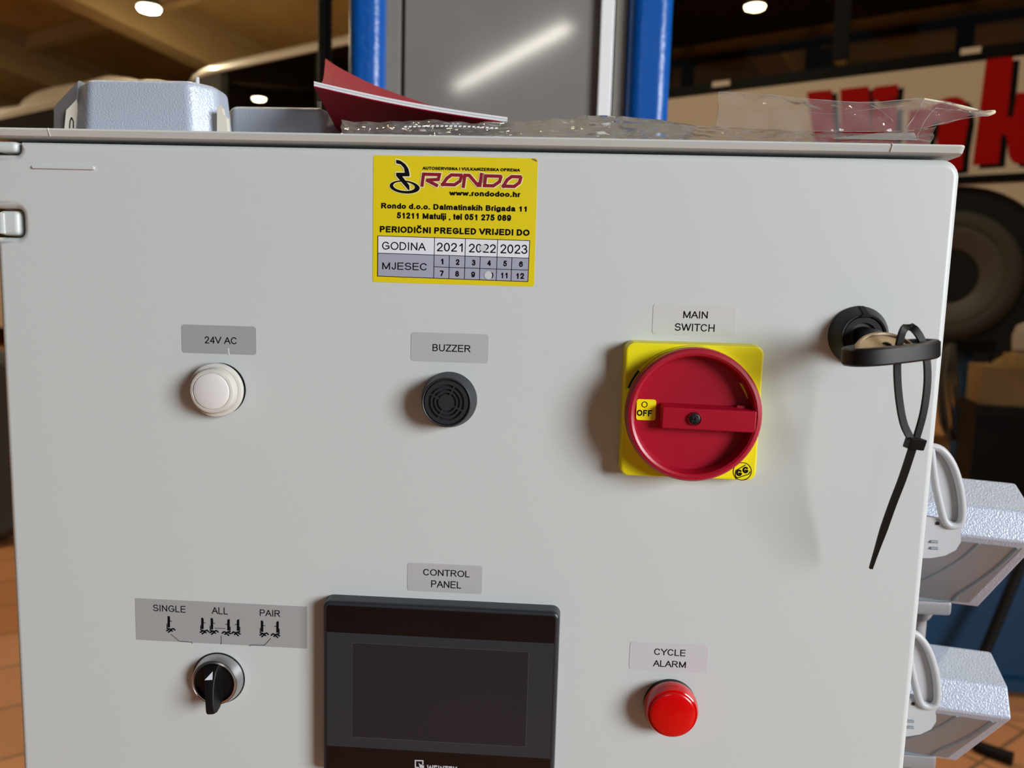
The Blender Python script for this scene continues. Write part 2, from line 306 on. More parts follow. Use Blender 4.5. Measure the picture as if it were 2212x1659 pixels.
# canopy that roofs the door: flat lip, slanted underside
cz1, cz0 = H + .0786, H + .0742; cp = [(-.0012, cz0 + .0006), (-.0030, cz1 - .0010), (-.0022, cz1), (.238, cz1), (.238, H + .0738), (.0246, H + .0738), (.0240, cz0 - .0002), (.0004, cz0)]
bm = B(); rings = []
for x, dy, dz in ((XL - .012, 0, 0), (XR - .0035, 0, 0), (XR - .0008, .0012, 0), (XR + .0002, .004, .0)): rings.append([(x, y + (dy if y < .01 else 0), z) for y, z in cp])
can = obj('canopy_lip', loft(bm, rings), M['door'], CAB, label='narrow grey lip that roofs the door')
for px in (104, 1930):
    bm = B(); p = at(px, 290, -.003); hexa(bm, [(p.x + a, y_, z_) for y_, z_ in ((.0005, cz0 + .0005), (-.0028, cz1)) for a in (-.0002, .0002)][:2] + [(p.x + .0002, -.0028, cz1 + .0001), (p.x - .0002, -.0028, cz1 + .0001)] + [(p.x - .0002, -.0016, cz0 + .0005), (p.x + .0002, -.0016, cz0 + .0005), (p.x + .0002, -.0034, cz1 - .0008), (p.x - .0002, -.0034, cz1 - .0008)]); obj('mould_seam', bm, M['door'], can)
# hinges at the left edge
for z0, z1, x1, nm in ((n1z + .0012, H + .0725, n1x - .0022, 0), (n2b + .0012, n2t - .0012, n2x - .003, 1)):
    bm = B(); box(bm, XL + .0005, x1, .0018, .02, z0, z1); hg = obj('hinge', bm, M['hinge'], CAB, bev=.0025, seg=4, label='pale grey hinge block set into the door edge')
    if nm:
        bm = B(); box(bm, XL + .001, x1 - .0075, .0008, .006, z0 + .0004, z1 - .001); obj('hinge_cap', bm, M['hinge'], hg, bev=.0012)
    bm = B(); box(bm, XL + .0006, x1 + .0018, .0215, .0235, z0 - .0008, z1 + .0008); obj('hinge_shadow_gap', bm, M['hole'], hg)
# bracket that carries the cabinet on the lift column
for z in (H - .42, H - .12): bm = B(); box(bm, -.12, .10, .235, .672, z, z + .06); obj('mounting_bracket', bm, M['black'], CAB)

SY = -.00014
def label_film(tl, br, m, words, lab, rad=.0016, tilt=0.0, name='name_label'):
    (x0, z1), (x1, z0) = xz(*tl), xz(*br)
    o = obj(name, prism(B(), rr(x0, z0, x1, z1, rad), 0.0, SY), m, CAB, smooth=0, label=lab)
    bm = B()
    for w in words: text(bm, w[0], w[1], w[2], SY - .0001)
    if words: obj('lettering', bm, M['ink'], o, smooth=0)
    return o
lb = label_film((392, 700.5), (554, 767), M['lab'], [('24V AC', (442.3, 741.9), (511.3, 728.3))], 'dark silver label reading 24V AC above the white lamp')
bm = B(); line(bm, [xz(494, 753), xz(495.3, 766.5)], .0006, SY - .0001); obj('peeled_mark', bm, M['white'], lb, smooth=0)
label_film((888.2, 717), (1054.5, 785), M['lab_mid'], [('BUZZER', (934.5, 758.8), (1016.8, 745.8))], 'pale silver label reading BUZZER')
label_film((1411.5, 656), (1587.2, 727), M['lab_pale'], [('MAIN', (1476, 687.4), (1529.5, 672.7)), ('SWITCH', (1457.4, 714.3), (1544.2, 700.4))], 'near clear label reading MAIN SWITCH')
label_film((880.5, 1215), (1041, 1283.5), M['lab_mid'], [('CONTROL', (914.1, 1243), (1014.6, 1233.4)), ('PANEL', (931.4, 1268.9), (996.4, 1256.5))], 'silver label reading CONTROL PANEL above the touch panel')
label_film((1361.5, 1386), (1527.4, 1454), M['lab_pink'], [('CYCLE', (1413, 1414.5), (1481.3, 1403.6)), ('ALARM', (1410.5, 1439.7), (1482.1, 1429.2))], 'pale label reading CYCLE ALARM above the red lamp')
# long mode label with the little lift symbols
ml = label_film((292, 1292), (664, 1401), M['lab'], [('SINGLE', (331, 1320.1), (400.7, 1309.3)), ('ALL', (457.3, 1326.2), (492.1, 1312.9)), ('PAIR', (561.4, 1331), (605.2, 1318.5))], 'long silver label reading SINGLE, ALL and PAIR with lift symbols', rad=.0004)
zp = lambda x, y: xz(260 + x / 4.157, 1260 + y / 4.157)
bm = B()
for cx, cy, s in ((438, 365, 1), (740, 380, 1), (825, 383, 1), (972, 393, -1), (1058, 395, -1), (1275, 405, 1), (1412, 412, -1)):
    T = lambda *ps: [zp(cx + s * a, cy + b) for a, b in ps]
    flat(bm, T((-12, -72), (4, -72), (10, -60), (10, 30), (-12, 30)), SY - .0001)
    flat(bm, T((-20, -5), (-14, -5), (-14, 40), (-20, 40)), SY - .00011)
    line(bm, T((12, -28), (24, -24)), .0004, SY - .0001); line(bm, T((-14, 38), (20, 48), (40, 40), (54, 52)), .0008, SY - .0001)
    line(bm, T((-18, 58), (4, 46), (20, 48)), .0008, SY - .00012); line(bm, T((-2, 72), (20, 54), (30, 62)), .0008, SY - .00013)
obj('lift_symbols', bm, M['ink'], ml, smooth=0)
bm = B()
for q in (((455, 455), (530, 518), (642, 528), (650, 538)), ((907, 472), (907, 546)), ((1350, 495), (1295, 555), (1172, 553), (1163, 562))): line(bm, [zp(*p) for p in q], .00028, SY - .0001)
for k in range(6): line(bm, [zp(855 + k * 16, 402 + k * .6), zp(860 + k * 16, 402.3 + k * .6)], .0004, SY - .0001)
obj('pointer_lines', bm, M['ink'], ml, smooth=0)

# ------------------------------------------------------------------ yellow inspection sticker
(x0, z1), (x1, z0) = xz(808, 335), xz(1162, 343); z0 = xz(1152, 619)[1]; x1 = xz(1158, 480)[0]; x0 = xz(806, 480)[0]
st = obj('inspection_sticker', prism(B(), rr(x0, z0, x1, z1, .0012), 0, SY), M['yellow'], CAB, smooth=0, label='yellow inspection sticker with black and maroon print and a year and month table')
sp = lambda x, y: xz(780 + x / 5.027, 310 + y / 5.027)
spx = lambda x, y: (780 + x / 5.027, 310 + y / 5.027)
Y1, Y2, Y3, Y4 = SY - .0001, SY - .00016, SY - .00022, SY - .00028
TW, TH = (185, 1003), None
def cell(u, v):   # table fraction to door plane
    a, b, c, d = Vector((185, 1003)), Vector((1832, 1055)), Vector((182, 1440)), Vector((1812, 1500))
    p = (a.lerp(b, u)).lerp(c.lerp(d, u), v); return sp(p.x, p.y)
V1, V2 = .428, .72
obj('table_field', flat(B(), [cell(0, 0), cell(1, 0), cell(1, V1), cell(0, V1)], Y1), M['white'], st, smooth=0, label='white table row')
obj('table_field', flat(B(), [cell(0, V1), cell(1, V1), cell(1, 1), cell(0, 1)], Y1), M['greyprint'], st, smooth=0, label='grey table rows')
bm = B(); G = .00032
for q in ([(0, 0), (1, 0), (1, 1), (0, 1), (0, 0)], [(0, V1), (1, V1)], [(.373, V2), (1, V2)], [(.373, 0), (.373, 1)], [(.577, 0), (.577, 1)], [(.789, 0), (.789, 1)], [(.474, V1), (.474, 1)], [(.678, V1), (.678, 1)], [(.888, V1), (.888, 1)]): line(bm, [cell(*p) for p in q], G, Y2)
obj('table_lines', bm, M['ink'], st, smooth=0)
bm = B()
for s, a, b, bold in (('AUTOSERVISNA I VULKANIZERSKA OPREMA', (667, 285), (1728, 270), 1), ('www.rondodoo.hr', (957, 565), (1730, 525), 1), ('Rondo d.o.o. Dalmatinskih Brigada 11', (220, 717), (1800, 680), 1), ('51211 Matulji , tel 051 275 089', (388, 829), (1630, 775), 1),
    ('PERIODIČNI PREGLED VRIJEDI DO', (205, 966), (1832, 914), 1), ('GODINA', (228, 1154), (705, 1077), 0), ('MJESEC', (230, 1366), (715, 1300), 0), ('2021', (822, 1170), (1105, 1082), 0), ('2022', (1170, 1182), (1465, 1094), 0), ('2023', (1512, 1192), (1808, 1100), 0)):
    text(bm, s, spx(*a), spx(*b), Y2, bold)
for s, cx, cy in (('1', 880, 1280), ('2', 1048, 1287), ('3', 1222, 1293), ('4', 1390, 1298), ('5', 1563, 1303), ('6', 1737, 1310), ('7', 877, 1410), ('8', 1043, 1415), ('9', 1217, 1422), ('10', 1396, 1430), ('11', 1555, 1432), ('12', 1728, 1438)):
    w = {'1': 14, '11': 36, '12': 44, '10': 42}.get(s, 21); text(bm, s, spx(cx - w, cy + 31), spx(cx + w, cy - 31), Y2, 1)
obj('lettering', bm, M['ink'], st, smooth=0)
# the maker's word in wide outlined letters: u runs along the word, v up
def rw(u, v):
    p = Vector((642, 452)).lerp(Vector((1722, 482)), u) + Vector((18, -132)) * v; return sp(p.x, p.y)
RON = [[[(0, 0), (.02, 1), (.20, 1), (.195, .50), (.125, .42), (.19, 0), (.135, 0), (.06, .42), (.06, .55), (.145, .60), (.15, .78), (.05, .78), (.035, 0)]]]
def strokes(bm, w, y, grow=0):
    for q in ([(.02, 0), (.02, .9), (.18, .9), (.175, .5), (.06, .42), (.165, 0.02)], [(.225, .1), (.26, .62), (.30, .9), (.405, .9), (.395, .42), (.345, .1), (.225, .1)], [(.435, 0), (.435, .9), (.48, .9), (.58, .1), (.60, .1), (.60, 1.0)],
              [(.645, .1), (.645, .9), (.80, .9), (.79, .45), (.735, .1), (.645, .1)], [(.835, .1), (.865, .62), (.905, .9), (1.0, .9), (.99, .42), (.945, .1), (.835, .1)]):
        line(bm, [rw(*p) for p in q], w, y)
bm = B(); strokes(bm, .0026, Y2); obj('word_outline', bm, M['outline'], st, smooth=0)
bm = B(); strokes(bm, .00165, Y3); obj('word_mark', bm, M['maroon'], st, smooth=0, label='wide maroon letters')
# black emblem: a hooked stem over a ring
stem = [(383, 177), (430, 188), (482, 225), (515, 275), (528, 330), (528, 357), (448, 358), (525, 455), (528, 507), (514, 505), (383, 352), (383, 318), (476, 318), (468, 268), (432, 228), (383, 216)]
stem = [sp(*p) for p in stem]
def el(cx, cy, rx, ry, rot, n=48):
    c, s = cos(radians(rot)), sin(radians(rot)); return [sp(cx + rx * cos(2 * pi * k / n) * c - ry * sin(2 * pi * k / n) * s, cy + rx * cos(2 * pi * k / n) * s + ry * sin(2 * pi * k / n) * c) for k in range(n)]
bm = B(); ringflat(bm, el(475, 473, 172, 79, 6), el(468, 466, 110, 40, 6), Y1); flat(bm, inset(stem, -.0006), Y2); obj('emblem_outline', bm, M['outline'], st, smooth=0)
bm = B(); ringflat(bm, el(475, 473, 163, 70, 6), el(468, 466, 119, 49, 6), Y2 - .00002); flat(bm, stem, Y3); obj('emblem', bm, M['ink'], st, smooth=0, label='black hooked stem standing in a ring')
for cx, cy, rr_ in ((1325, 1136, 36), (1382, 1431, 43)):
    c = sp(cx, cy); obj('punched_hole', flat(B(), circ(c[0], c[1], rr_ / 5.027 * .403 / F, 24), Y4), M['door'], st, smooth=0, label='round hole punched through the sticker')
obj('lifted_corner', flat(B(), [sp(1848, 166), sp(1880, 166), sp(1905, 176), sp(1914, 200), sp(1890, 190)], Y2), M['bronze'], st, smooth=0)

# ------------------------------------------------------------------ white lamp
c = xz(475.5, 840); mm = .001
pl = obj('pilot_lamp', lathe(B(), *c, [(13.4 * mm, .0), (13.4 * mm, -1.38 * mm), (12.6 * mm, -1.49 * mm), (12.4 * mm, -3.45 * mm)]), M['ring'], CAB, label='white pilot lamp under the 24V AC label')
bm = B()
for k in range(30):
    a = 2 * pi * k / 30; x, z = c[0] + cos(a) * .0127, c[1] + sin(a) * .0127; tube(bm, [(x, -.0011, z), (x, -.0032, z)], .0005, 6)
obj('knurled_nut', bm, M['ring'], pl)
obj('sealing_ring', lathe(B(), *c, [(14.2 * mm, 0), (14.2 * mm, -.0006)]), M['black'], pl)
obj('lens', lathe(B(), *c, [(12.5 * mm, -2.99 * mm), (14.4 * mm, -3.22 * mm), (14.5 * mm, -5.29 * mm), (14.1 * mm, -6.09 * mm), (12.8 * mm, -6.44 * mm), (12.4 * mm, -6.21 * mm), (12.1 * mm, -6.90 * mm), (11.9 * mm, -9.66 * mm), (11.4 * mm, -10.58 * mm), (10.2 * mm, -10.92 * mm), (9.8 * mm, -10.58 * mm), (9.6 * mm, -10.70 * mm)]), M['lens'], pl, smooth=30)
obj('lens_face', lathe(B(), *c, [(9.6 * mm, -10.64 * mm), (9.3 * mm, -11.38 * mm), (7.5 * mm, -11.96 * mm), (4 * mm, -12.30 * mm), (.2 * mm, -12.42 * mm)]), M['lenscap'], pl, label='frosted white lens face')
# ------------------------------------------------------------------ buzzer with slotted grille
c = xz(970.5, 863)
bz = obj('buzzer', lathe(B(), *c, [(14.9 * mm, 0), (14.7 * mm, -1.72 * mm), (12.9 * mm, -11.04 * mm), (12.4 * mm, -11.50 * mm), (11.9 * mm, -11.15 * mm), (11.7 * mm, -10.12 * mm)]), M['blackgrille'], CAB, label='round black buzzer under the BUZZER label')
obj('grille_recess', lathe(B(), *c, [(11.7 * mm, -9.20 * mm), (.2 * mm, -9.20 * mm)]), M['hole'], bz)
bm = B(); D0, D1 = -10.35 * mm, -11.61 * mm
def annulus(bm, c, r0, r1, ya, yb, a0=0, a1=360, n=64):
    full = a1 - a0 >= 359.9; k = n if full else max(6, int(n * (a1 - a0) / 360)); rg = []
    for i in range(k + (0 if full else 1)):
        a = radians(a0 + (a1 - a0) * i / k); cs, sn = cos(a), sin(a)
        rg.append([(c[0] + r1 * cs, ya, c[1] + r1 * sn), (c[0] + r1 * cs, yb, c[1] + r1 * sn), (c[0] + r0 * cs, yb, c[1] + r0 * sn), (c[0] + r0 * cs, ya, c[1] + r0 * sn)])
    if full: rg.append(rg[0])
    return loft(bm, rg, caps=not full)
for r0, r1 in ((9.4, 11.3), (7.2, 8.2), (5.2, 6.1)): annulus(bm, c, r0 * mm, r1 * mm, D0, D1)
lathe(bm, *c, [(4.2 * mm, D0), (4.2 * mm, D1), (.2 * mm, D1)])
for a in (72, 162, 252, 342):
    a = radians(a - 8); u, w = Vector((cos(a), sin(a))), Vector((-sin(a), cos(a))) * .5 * mm
    q = [Vector(c) + u * 4 * mm + w, Vector(c) + u * 9.6 * mm + w, Vector(c) + u * 9.6 * mm - w, Vector(c) + u * 4 * mm - w]; prism(bm, [tuple(p) for p in q], D0, D1 + .1 * mm)
obj('grille', bm, M['blackgrille'], bz, smooth=30)
# ------------------------------------------------------------------ red lamp
c = xz(1446.3, 1519.5)
rl = obj('pilot_lamp', lathe(B(), *c, [(14.2 * mm, 0), (14.1 * mm, -1.65 * mm), (12.6 * mm, -2.42 * mm), (12.4 * mm, -3.30 * mm)]), M['black'], CAB, label='red pilot lamp under the CYCLE ALARM label')
obj('lens', lathe(B(), *c, [(12 * mm, -2.42 * mm), (14.3 * mm, -2.86 * mm), (14.6 * mm, -4.95 * mm), (14.2 * mm, -8.25 * mm), (13.3 * mm, -10.34 * mm), (12.8 * mm, -10.67 * mm), (12.5 * mm, -10.45 * mm), (12.2 * mm, -10.78 * mm)]), M['redlens'], rl, smooth=30)
obj('lens_face', lathe(B(), *c, [(12.3 * mm, -10.56 * mm), (12.0 * mm, -11.44 * mm), (11 * mm, -12.10 * mm), (7 * mm, -12.76 * mm), (.2 * mm, -13.09 * mm)]), M['redcap'], rl)
# ------------------------------------------------------------------ mode selector
c = xz(473, 1464)
sl = obj('selector_switch', lathe(B(), *c, [(14.6 * mm, 0), (14.5 * mm, -.8 * mm), (13.1 * mm, -5.4 * mm), (12.8 * mm, -5.8 * mm), (12.4 * mm, -5.5 * mm), (12.3 * mm, -5.9 * mm), (11.5 * mm, -6.3 * mm), (11.2 * mm, -5.6 * mm), (11.2 * mm, -2 * mm)]), M['chrome'], CAB, smooth=25, label='rotary selector with satin ring and black lever under the mode label')
obj('gasket', lathe(B(), *c, [(15.0 * mm, 0), (15.0 * mm, -.5 * mm)]), M['black'], sl)
obj('dial', lathe(B(), *c, [(11.2 * mm, -1.5 * mm), (11.1 * mm, -4.2 * mm), (.2 * mm, -4.2 * mm)]), M['black'], sl)
tl = radians(6)
def hv(u, v, y): return (c[0] + (u * cos(tl) - v * sin(tl)) * mm, -y * mm, c[1] + (u * sin(tl) + v * cos(tl)) * mm)
rings = []
for v, yb, yf, wb, wf in ((10.6, 3.8, 5.4, 4.6, 3.6), (9.8, 3.8, 7.0, 5.2, 3.7), (7.5, 3.8, 9.2, 5.0, 3.3), (4, 3.8, 11.2, 4.4, 2.7), (0, 3.8, 12.8, 3.7, 2.4), (-5, 3.8, 14.2, 3.4, 2.3), (-10, 4.2, 15.0, 3.3, 2.3), (-12.6, 9.5, 15.1, 3.2, 2.3), (-13.6, 12.5, 14.6, 2.8, 2.1)):
    rings.append([hv(-wb, v, yb), hv(-wf, v, yf - .5), hv(-wf + .6, v, yf), hv(wf - .6, v, yf), hv(wf, v, yf - .5), hv(wb, v, yb)])
hd = obj('lever', loft(B(), rings), M['black'], sl, smooth=40, label='black lever with a white arrow')
e = [hv(-2.6, 4.6, 11.35), hv(1.9, 4.6, 11.35), hv(1.4, 8.2, 8.9)]; bm = B(); bm.faces.new([bm.verts.new(p) for p in e]); bm.faces.new([bm.verts.new(Vector(p) + Vector((0, .0006, 0))) for p in reversed(e)])
obj('arrow_mark', bm, M['white'], hd, smooth=0)
# ------------------------------------------------------------------ touch panel
(hx0, hzt), (hx1, _) = xz(705, 1283), xz(1211, 1310); hzb = hzt - .102; hd_ = .0085
o0 = rr(hx0, hzb, hx1, hzt, .0045); rings = [[(x, 0, z) for x, z in o0], [(x, -hd_ + .002, z) for x, z in inset(o0, .0004)]]
for k in range(1, 5):
    t = radians(90 * k / 4); rings.append([(x, -hd_ + .002 - .002 * sin(t), z) for x, z in inset(o0, .0004 + .002 * (1 - cos(t)))])
hm = obj('touch_panel', loft(B(), rings), M['hmi'], CAB, label='switched off black touch panel with dark screen')
fy = -hd_ - .0002
fr = lambda pts, y: [xz(px, py, y) for px, py in pts]
g0 = inset(o0, .0027); obj('front_glass', prism(B(), g0, -hd_ + .0003, fy), M['hmiglass'], hm, smooth=0, label='glossy black front')
gx0, gx1 = min(p[0] for p in g0) + .0002, max(p[0] for p in g0) - .0002
zb1 = (xz(706, 1362, fy)[1] + xz(1201, 1393, fy)[1]) / 2; zb0 = (xz(703, 1609, fy)[1] + xz(1190, 1640, fy)[1]) / 2
bnd = obj('window_band', prism(B(), [(gx0, zb0), (gx1, zb0), (gx1, zb1), (gx0, zb1)], fy + .0001, fy - .0001), M['hmiband'], hm, smooth=0, label='charcoal band around the screen')
ax0 = (xz(763.4, 1385, fy)[0] + xz(759, 1590, fy)[0]) / 2; ax1 = (xz(1142.8, 1411, fy)[0] + xz(1135, 1614.6, fy)[0]) / 2
az1 = (xz(763.4, 1385, fy)[1] + xz(1142.8, 1411, fy)[1]) / 2; az0 = (xz(759, 1590, fy)[1] + xz(1135, 1614.6, fy)[1]) / 2
sc_ = obj('screen', prism(B(), rr(ax0, az0, ax1, az1, .0004), fy, fy - .0002), M['hmiscreen'], hm, smooth=0, label='dark unlit screen')
q = [(ax0, az0), (ax1, az0), (ax1, az1), (ax0, az1), (ax0, az0)]; obj('screen_edge', line(B(), q, .0002, fy - .00025), M['hmiedge'], sc_, smooth=0)
bm = B(); text(bm, 'WEINTEK', (922, 1667.5), (987.7, 1655.5), fy - .0001, 1)
wz = lambda x, y: xz(660 + x / 3.463, 1180 + y / 3.463, fy)
line(bm, [wz(845, 1655), wz(822, 1652), wz(822, 1602), wz(878, 1604), wz(878, 1628)], .0007, fy - .0001); flat(bm, [wz(845, 1618), wz(858, 1630), wz(888, 1640), wz(886, 1660), wz(856, 1656)], fy - .0001)
obj('panel_print', bm, M['hmiprint'], hm, smooth=0, label='pale grey maker word and pointing hand mark')
# ------------------------------------------------------------------ main switch
c = xz(1484.6, 885); 
(px0, pz1), (px1, pz0) = xz(1349, 744, -.010), xz(1637, 1034, -.010)
hw = ((px1 - px0) + (pz1 - pz0)) / 4; pcx, pcz = (px0 + px1) / 2, (pz0 + pz1) / 2
o0 = rr(pcx - hw - .0008, pcz - hw - .0008, pcx + hw + .0008, pcz + hw + .0008, .005); rings = [[(x, 0, z) for x, z in o0], [(x, -.0086, z) for x, z in inset(o0, .0006)], [(x, -.0096, z) for x, z in inset(o0, .0010)], [(x, -.010, z) for x, z in inset(o0, .002)]]
ms = obj('main_switch', loft(B(), rings), M['swyellow'], CAB, label='yellow square main switch with red rotary handle turned to OFF')
K = lambda r: r * mm
bm = B(); lathe(bm, *c, [(K(34.6), -.0096), (K(34.3), -.0126), (K(33.4), -.0132), (K(31.5), -.0132), (K(31.5), -.010)], n=72)
cl = obj('collar', bm, M['swyellow'], ms, smooth=30)
bm = B(); annulus(bm, c, K(33.4), K(34.75), -.0102, -.0128, 143, 160); obj('collar_notch', bm, M['hole'], cl)
# red cup: rim, wall, floor with openings
kn = obj('rotary_handle', lathe(B(), *c, [(K(31.5), -.0126), (K(33.6), -.0130), (K(34.0), -.0150), (K(33.6), -.0190), (K(32.6), -.0203), (K(31.2), -.0206), (K(30.0), -.0200), (K(29.4), -.0188), (K(28.7), -.0125), (K(.2), -.0120)], n=72), M['red'], ms, smooth=30, label='round red dished handle')
lx0, lx1 = xz(1431, 885, -.0195)[0], xz(1634, 900, -.0195)[0]; lzt, lzb = xz(1530, 884, -.0195)[1], xz(1530, 930, -.0195)[1]
mid = (lzt + lzb) / 2; bm = B()
hexa(bm, [(lx0 - .0006, -.0118, mid + .0072), (lx1 + .001, -.0118, mid + .0066), (lx1 + .001, -.0118, mid - .0068), (lx0 - .0006, -.0118, mid - .0066)][::1] + [(lx0, -.0186, mid + .0056), (lx1, -.0205, mid + .0053), (lx1, -.0205, mid - .0056), (lx0, -.0186, mid - .0052)])
hb = obj('grip_bar', bm, M['red'], ms, bev=.0008, seg=3)
sc = xz(1500.5, 905, -.0196); obj('screw_hole', lathe(B(), *sc, [(K(3.5), -.0175), (K(3.5), -.0197), (K(3.2), -.0204), (K(2.9), -.0198), (K(2.8), -.0196)], 28), M['red'], hb)
bm = B(); lathe(bm, *sc, [(K(3.0), -.0180), (K(3.0), -.0199), (K(2.4), -.0203), (K(.1), -.0204)], 28); sw_ = obj('screw', bm, M['black'], hb, label='black cross head screw')
bm = B()
for a in (40, 130):
    u = Vector((cos(radians(a)), sin(radians(a)))); w = Vector((-u.y, u.x)); prism(bm, [tuple(Vector(sc) + u * s * .0020 + w * t * .0004) for s, t in ((1, 1), (-1, 1), (-1, -1), (1, -1))], -.0202, -.02055)
obj('screw_cross', bm, M['hole'], hb)
y5 = -.0132
(wx0, wz1), (wx1, wz0) = xz(1376, 862, y5), xz(1415.5, 908.5, y5)
wd = obj('position_window', prism(B(), rr(wx0, wz0, wx1, wz1, .0012), -.0118, y5), M['swyellow'], ms, smooth=0, label='yellow window reading OFF')
bm = B(); text(bm, 'OFF', (1375.5, 898.3), (1408.5, 886), y5 - .0001, 1); zc = xz(1392.4, 873.8, y5); ringflat(bm, circ(*zc, .00155, 28), circ(*zc, .00115, 28), y5 - .0001)
obj('lettering', bm, M['ink'], wd, smooth=0)
bm = B(); flat(bm, [xz(1280 + a / 3.607, 620 + b / 3.607, -.0136) for a, b in ((1142, 744), (1172, 758), (1205, 800), (1224, 850), (1222, 872), (1205, 868), (1180, 815), (1155, 770))], -.0137); obj('lock_slot', bm, M['swyellow'], ms, smooth=0, label='curved slot showing yellow')
bm = B(); a0 = xz(1589, 874, -.013); a1 = xz(1606, 884, -.013); prism(bm, [(a0[0], a1[1]), (a1[0], a1[1]), (a1[0], a0[1]), (a0[0], a0[1])], -.0118, -.0160); obj('stop_lug', bm, M['red'], ms, bev=.0004)
bm = B(); q = [xz(1280 + a / 3.607, 620 + b / 3.607, -.013) for a, b in ((665, 1420), (775, 1424), (790, 1450), (690, 1446))]; prism(bm, q, -.0118, -.0139); s2 = obj('latch_slot', bm, M['swyellow'], ms, smooth=0)
bm = B(); q = [xz(1280 + a / 3.607, 620 + b / 3.607, -.0139) for a, b in ((688, 1424), (762, 1427), (768, 1449), (694, 1446))]; flat(bm, q, -.01405); obj('latch_opening', bm, M['hole'], s2, smooth=0)
y6 = -.01012; gc = xz(1603.5, 1018.4, y6); bm = B(); rr0 = 20 / F * .396
ringflat(bm, circ(*gc, rr0, 40), circ(*gc, rr0 - .00035, 40), y6)
gz = lambda x, y: xz(1280 + x / 3.607, 620 + y / 3.607, y6)
line(bm, [gz(1228, 1440), gz(1218, 1458), gz(1130, 1487), gz(1117, 1478), gz(1112, 1455), gz(1118, 1430), gz(1190, 1388)], .0004, y6)
for gx, gy in ((1143, 1448), (1193, 1426)):
    k = [(gx + 17 * cos(radians(a)), gy - 19 * sin(radians(a))) for a in range(50, 320, 18)] + [(gx + 16, gy + 4), (gx + 2, gy + 4)]; line(bm, [gz(*p) for p in k], .0009, y6)
obj('maker_emblem', bm, M['ink'], ms, smooth=0, label='two letters G in a ring printed on the lower right corner')
# ------------------------------------------------------------------ quarter turn lock on the door
c = xz(1853, 725)
lk = obj('door_lock', lathe(B(), *c, [(K(15.1), 0), (K(15.0), -.0012), (K(11.6), -.0078), (K(11.0), -.0084), (K(10.2), -.0080), (K(9.9), -.0062)]), M['black_soft'], CAB, smooth=35, label='round black lock on the right of the door')
bm = B(); lathe(bm, *c, [(K(9.9), -.0055), (K(9.6), -.0074), (K(6.8), -.0074), (K(6.4), -.0045), (K(.2), -.0045)]); obj('lock_insert', bm, M['black'], lk)
bm = B(); hexa(bm, [(c[0] - .0016, -.0005, c[1] + .0152), (c[0] + .0016, -.0005, c[1] + .0152), (c[0] + .0026, -.0090, c[1] + .0098), (c[0] - .0026, -.0090, c[1] + .0098), (c[0] - .0012, -.0028, c[1] + .0148), (c[0] + .0012, -.0028, c[1] + .0148), (c[0] + .0014, -.0095, c[1] + .0112), (c[0] - .0014, -.0095, c[1] + .0112)]); obj('index_notch', bm, M['hole'], lk)

# ================================================================== key and cable tie hanging on the lock
pa, pb = at(1828, 772, -.052), at(2018, 750, -.036); kc = (pa + pb) / 2; ku = (pb - pa).normalized(); ka = (pb - pa).length / 2
kv = Vector((0, 0, 1)).cross(ku).normalized(); kw = ku.cross(kv)
KEY = root('cabinet_key', (c[0], -.02, c[1] - .012), 'bronze key with black oval plastic bow standing in the door lock', 'key')
def kp(a, b, h): return kc + ku * a + kv * b + kw * h
def oval(a, b, h, n=56, e=.75): return [kp(a * math.copysign(abs(cos(2 * pi * k / n)) ** e, cos(2 * pi * k / n)), b * math.copysign(abs(sin(2 * pi * k / n)) ** e, sin(2 * pi * k / n)), h) for k in range(n)]
kb, hh = .0105, .0040
rg = [oval(ka - .0035, kb - .0042, -hh), oval(ka - .0008, kb - .0008, -hh - .0001), oval(ka, kb, -hh + .0008), oval(ka, kb, hh - .0008), oval(ka - .0008, kb - .0008, hh), oval(ka - .0030, kb - .0040, hh), oval(ka - .0036, kb - .0046, hh - .0006)]
obj('bow_cover', loft(B(), rg + [rg[0]], caps=False), M['black'], KEY, smooth=40, label='black oval plastic bow')
kd = (kv * .62 + kw * .78).normalized(); kn_ = ku.cross(kd)
def kq(t, s): return kc + kv * .001 - kw * .002 + ku * (s * .0172 * cos(t) - .0012) + kd * (s * .0128 * sin(t))
half = [radians(180 * k / 24) for k in range(25)]
def kplate(s, th): return [[kq(t, s) + kn_ * th for t in half], [kq(t, s) - kn_ * th for t in half]]
obj('bow_plate', loft(B(), kplate(1.0, .0012)), M['bronze'], KEY, smooth=30, label='bronze half round bow')
bm = B(); tube(bm, [kq(t, .93) - kn_ * .0012 for t in half], .0008, 8); tube(bm, [kq(t, .93) + kn_ * .0012 for t in half], .0008, 8); obj('bow_rim', bm, M['bronze'], KEY)
bm = B(); tube(bm, [(c[0], -.0040, c[1]), (c[0] + .001, -.020, c[1] - .001), kc + kv * .004], [.0052, .0050, .0042], 20); obj('shaft', bm, M['black'], KEY, label='dark shaft')

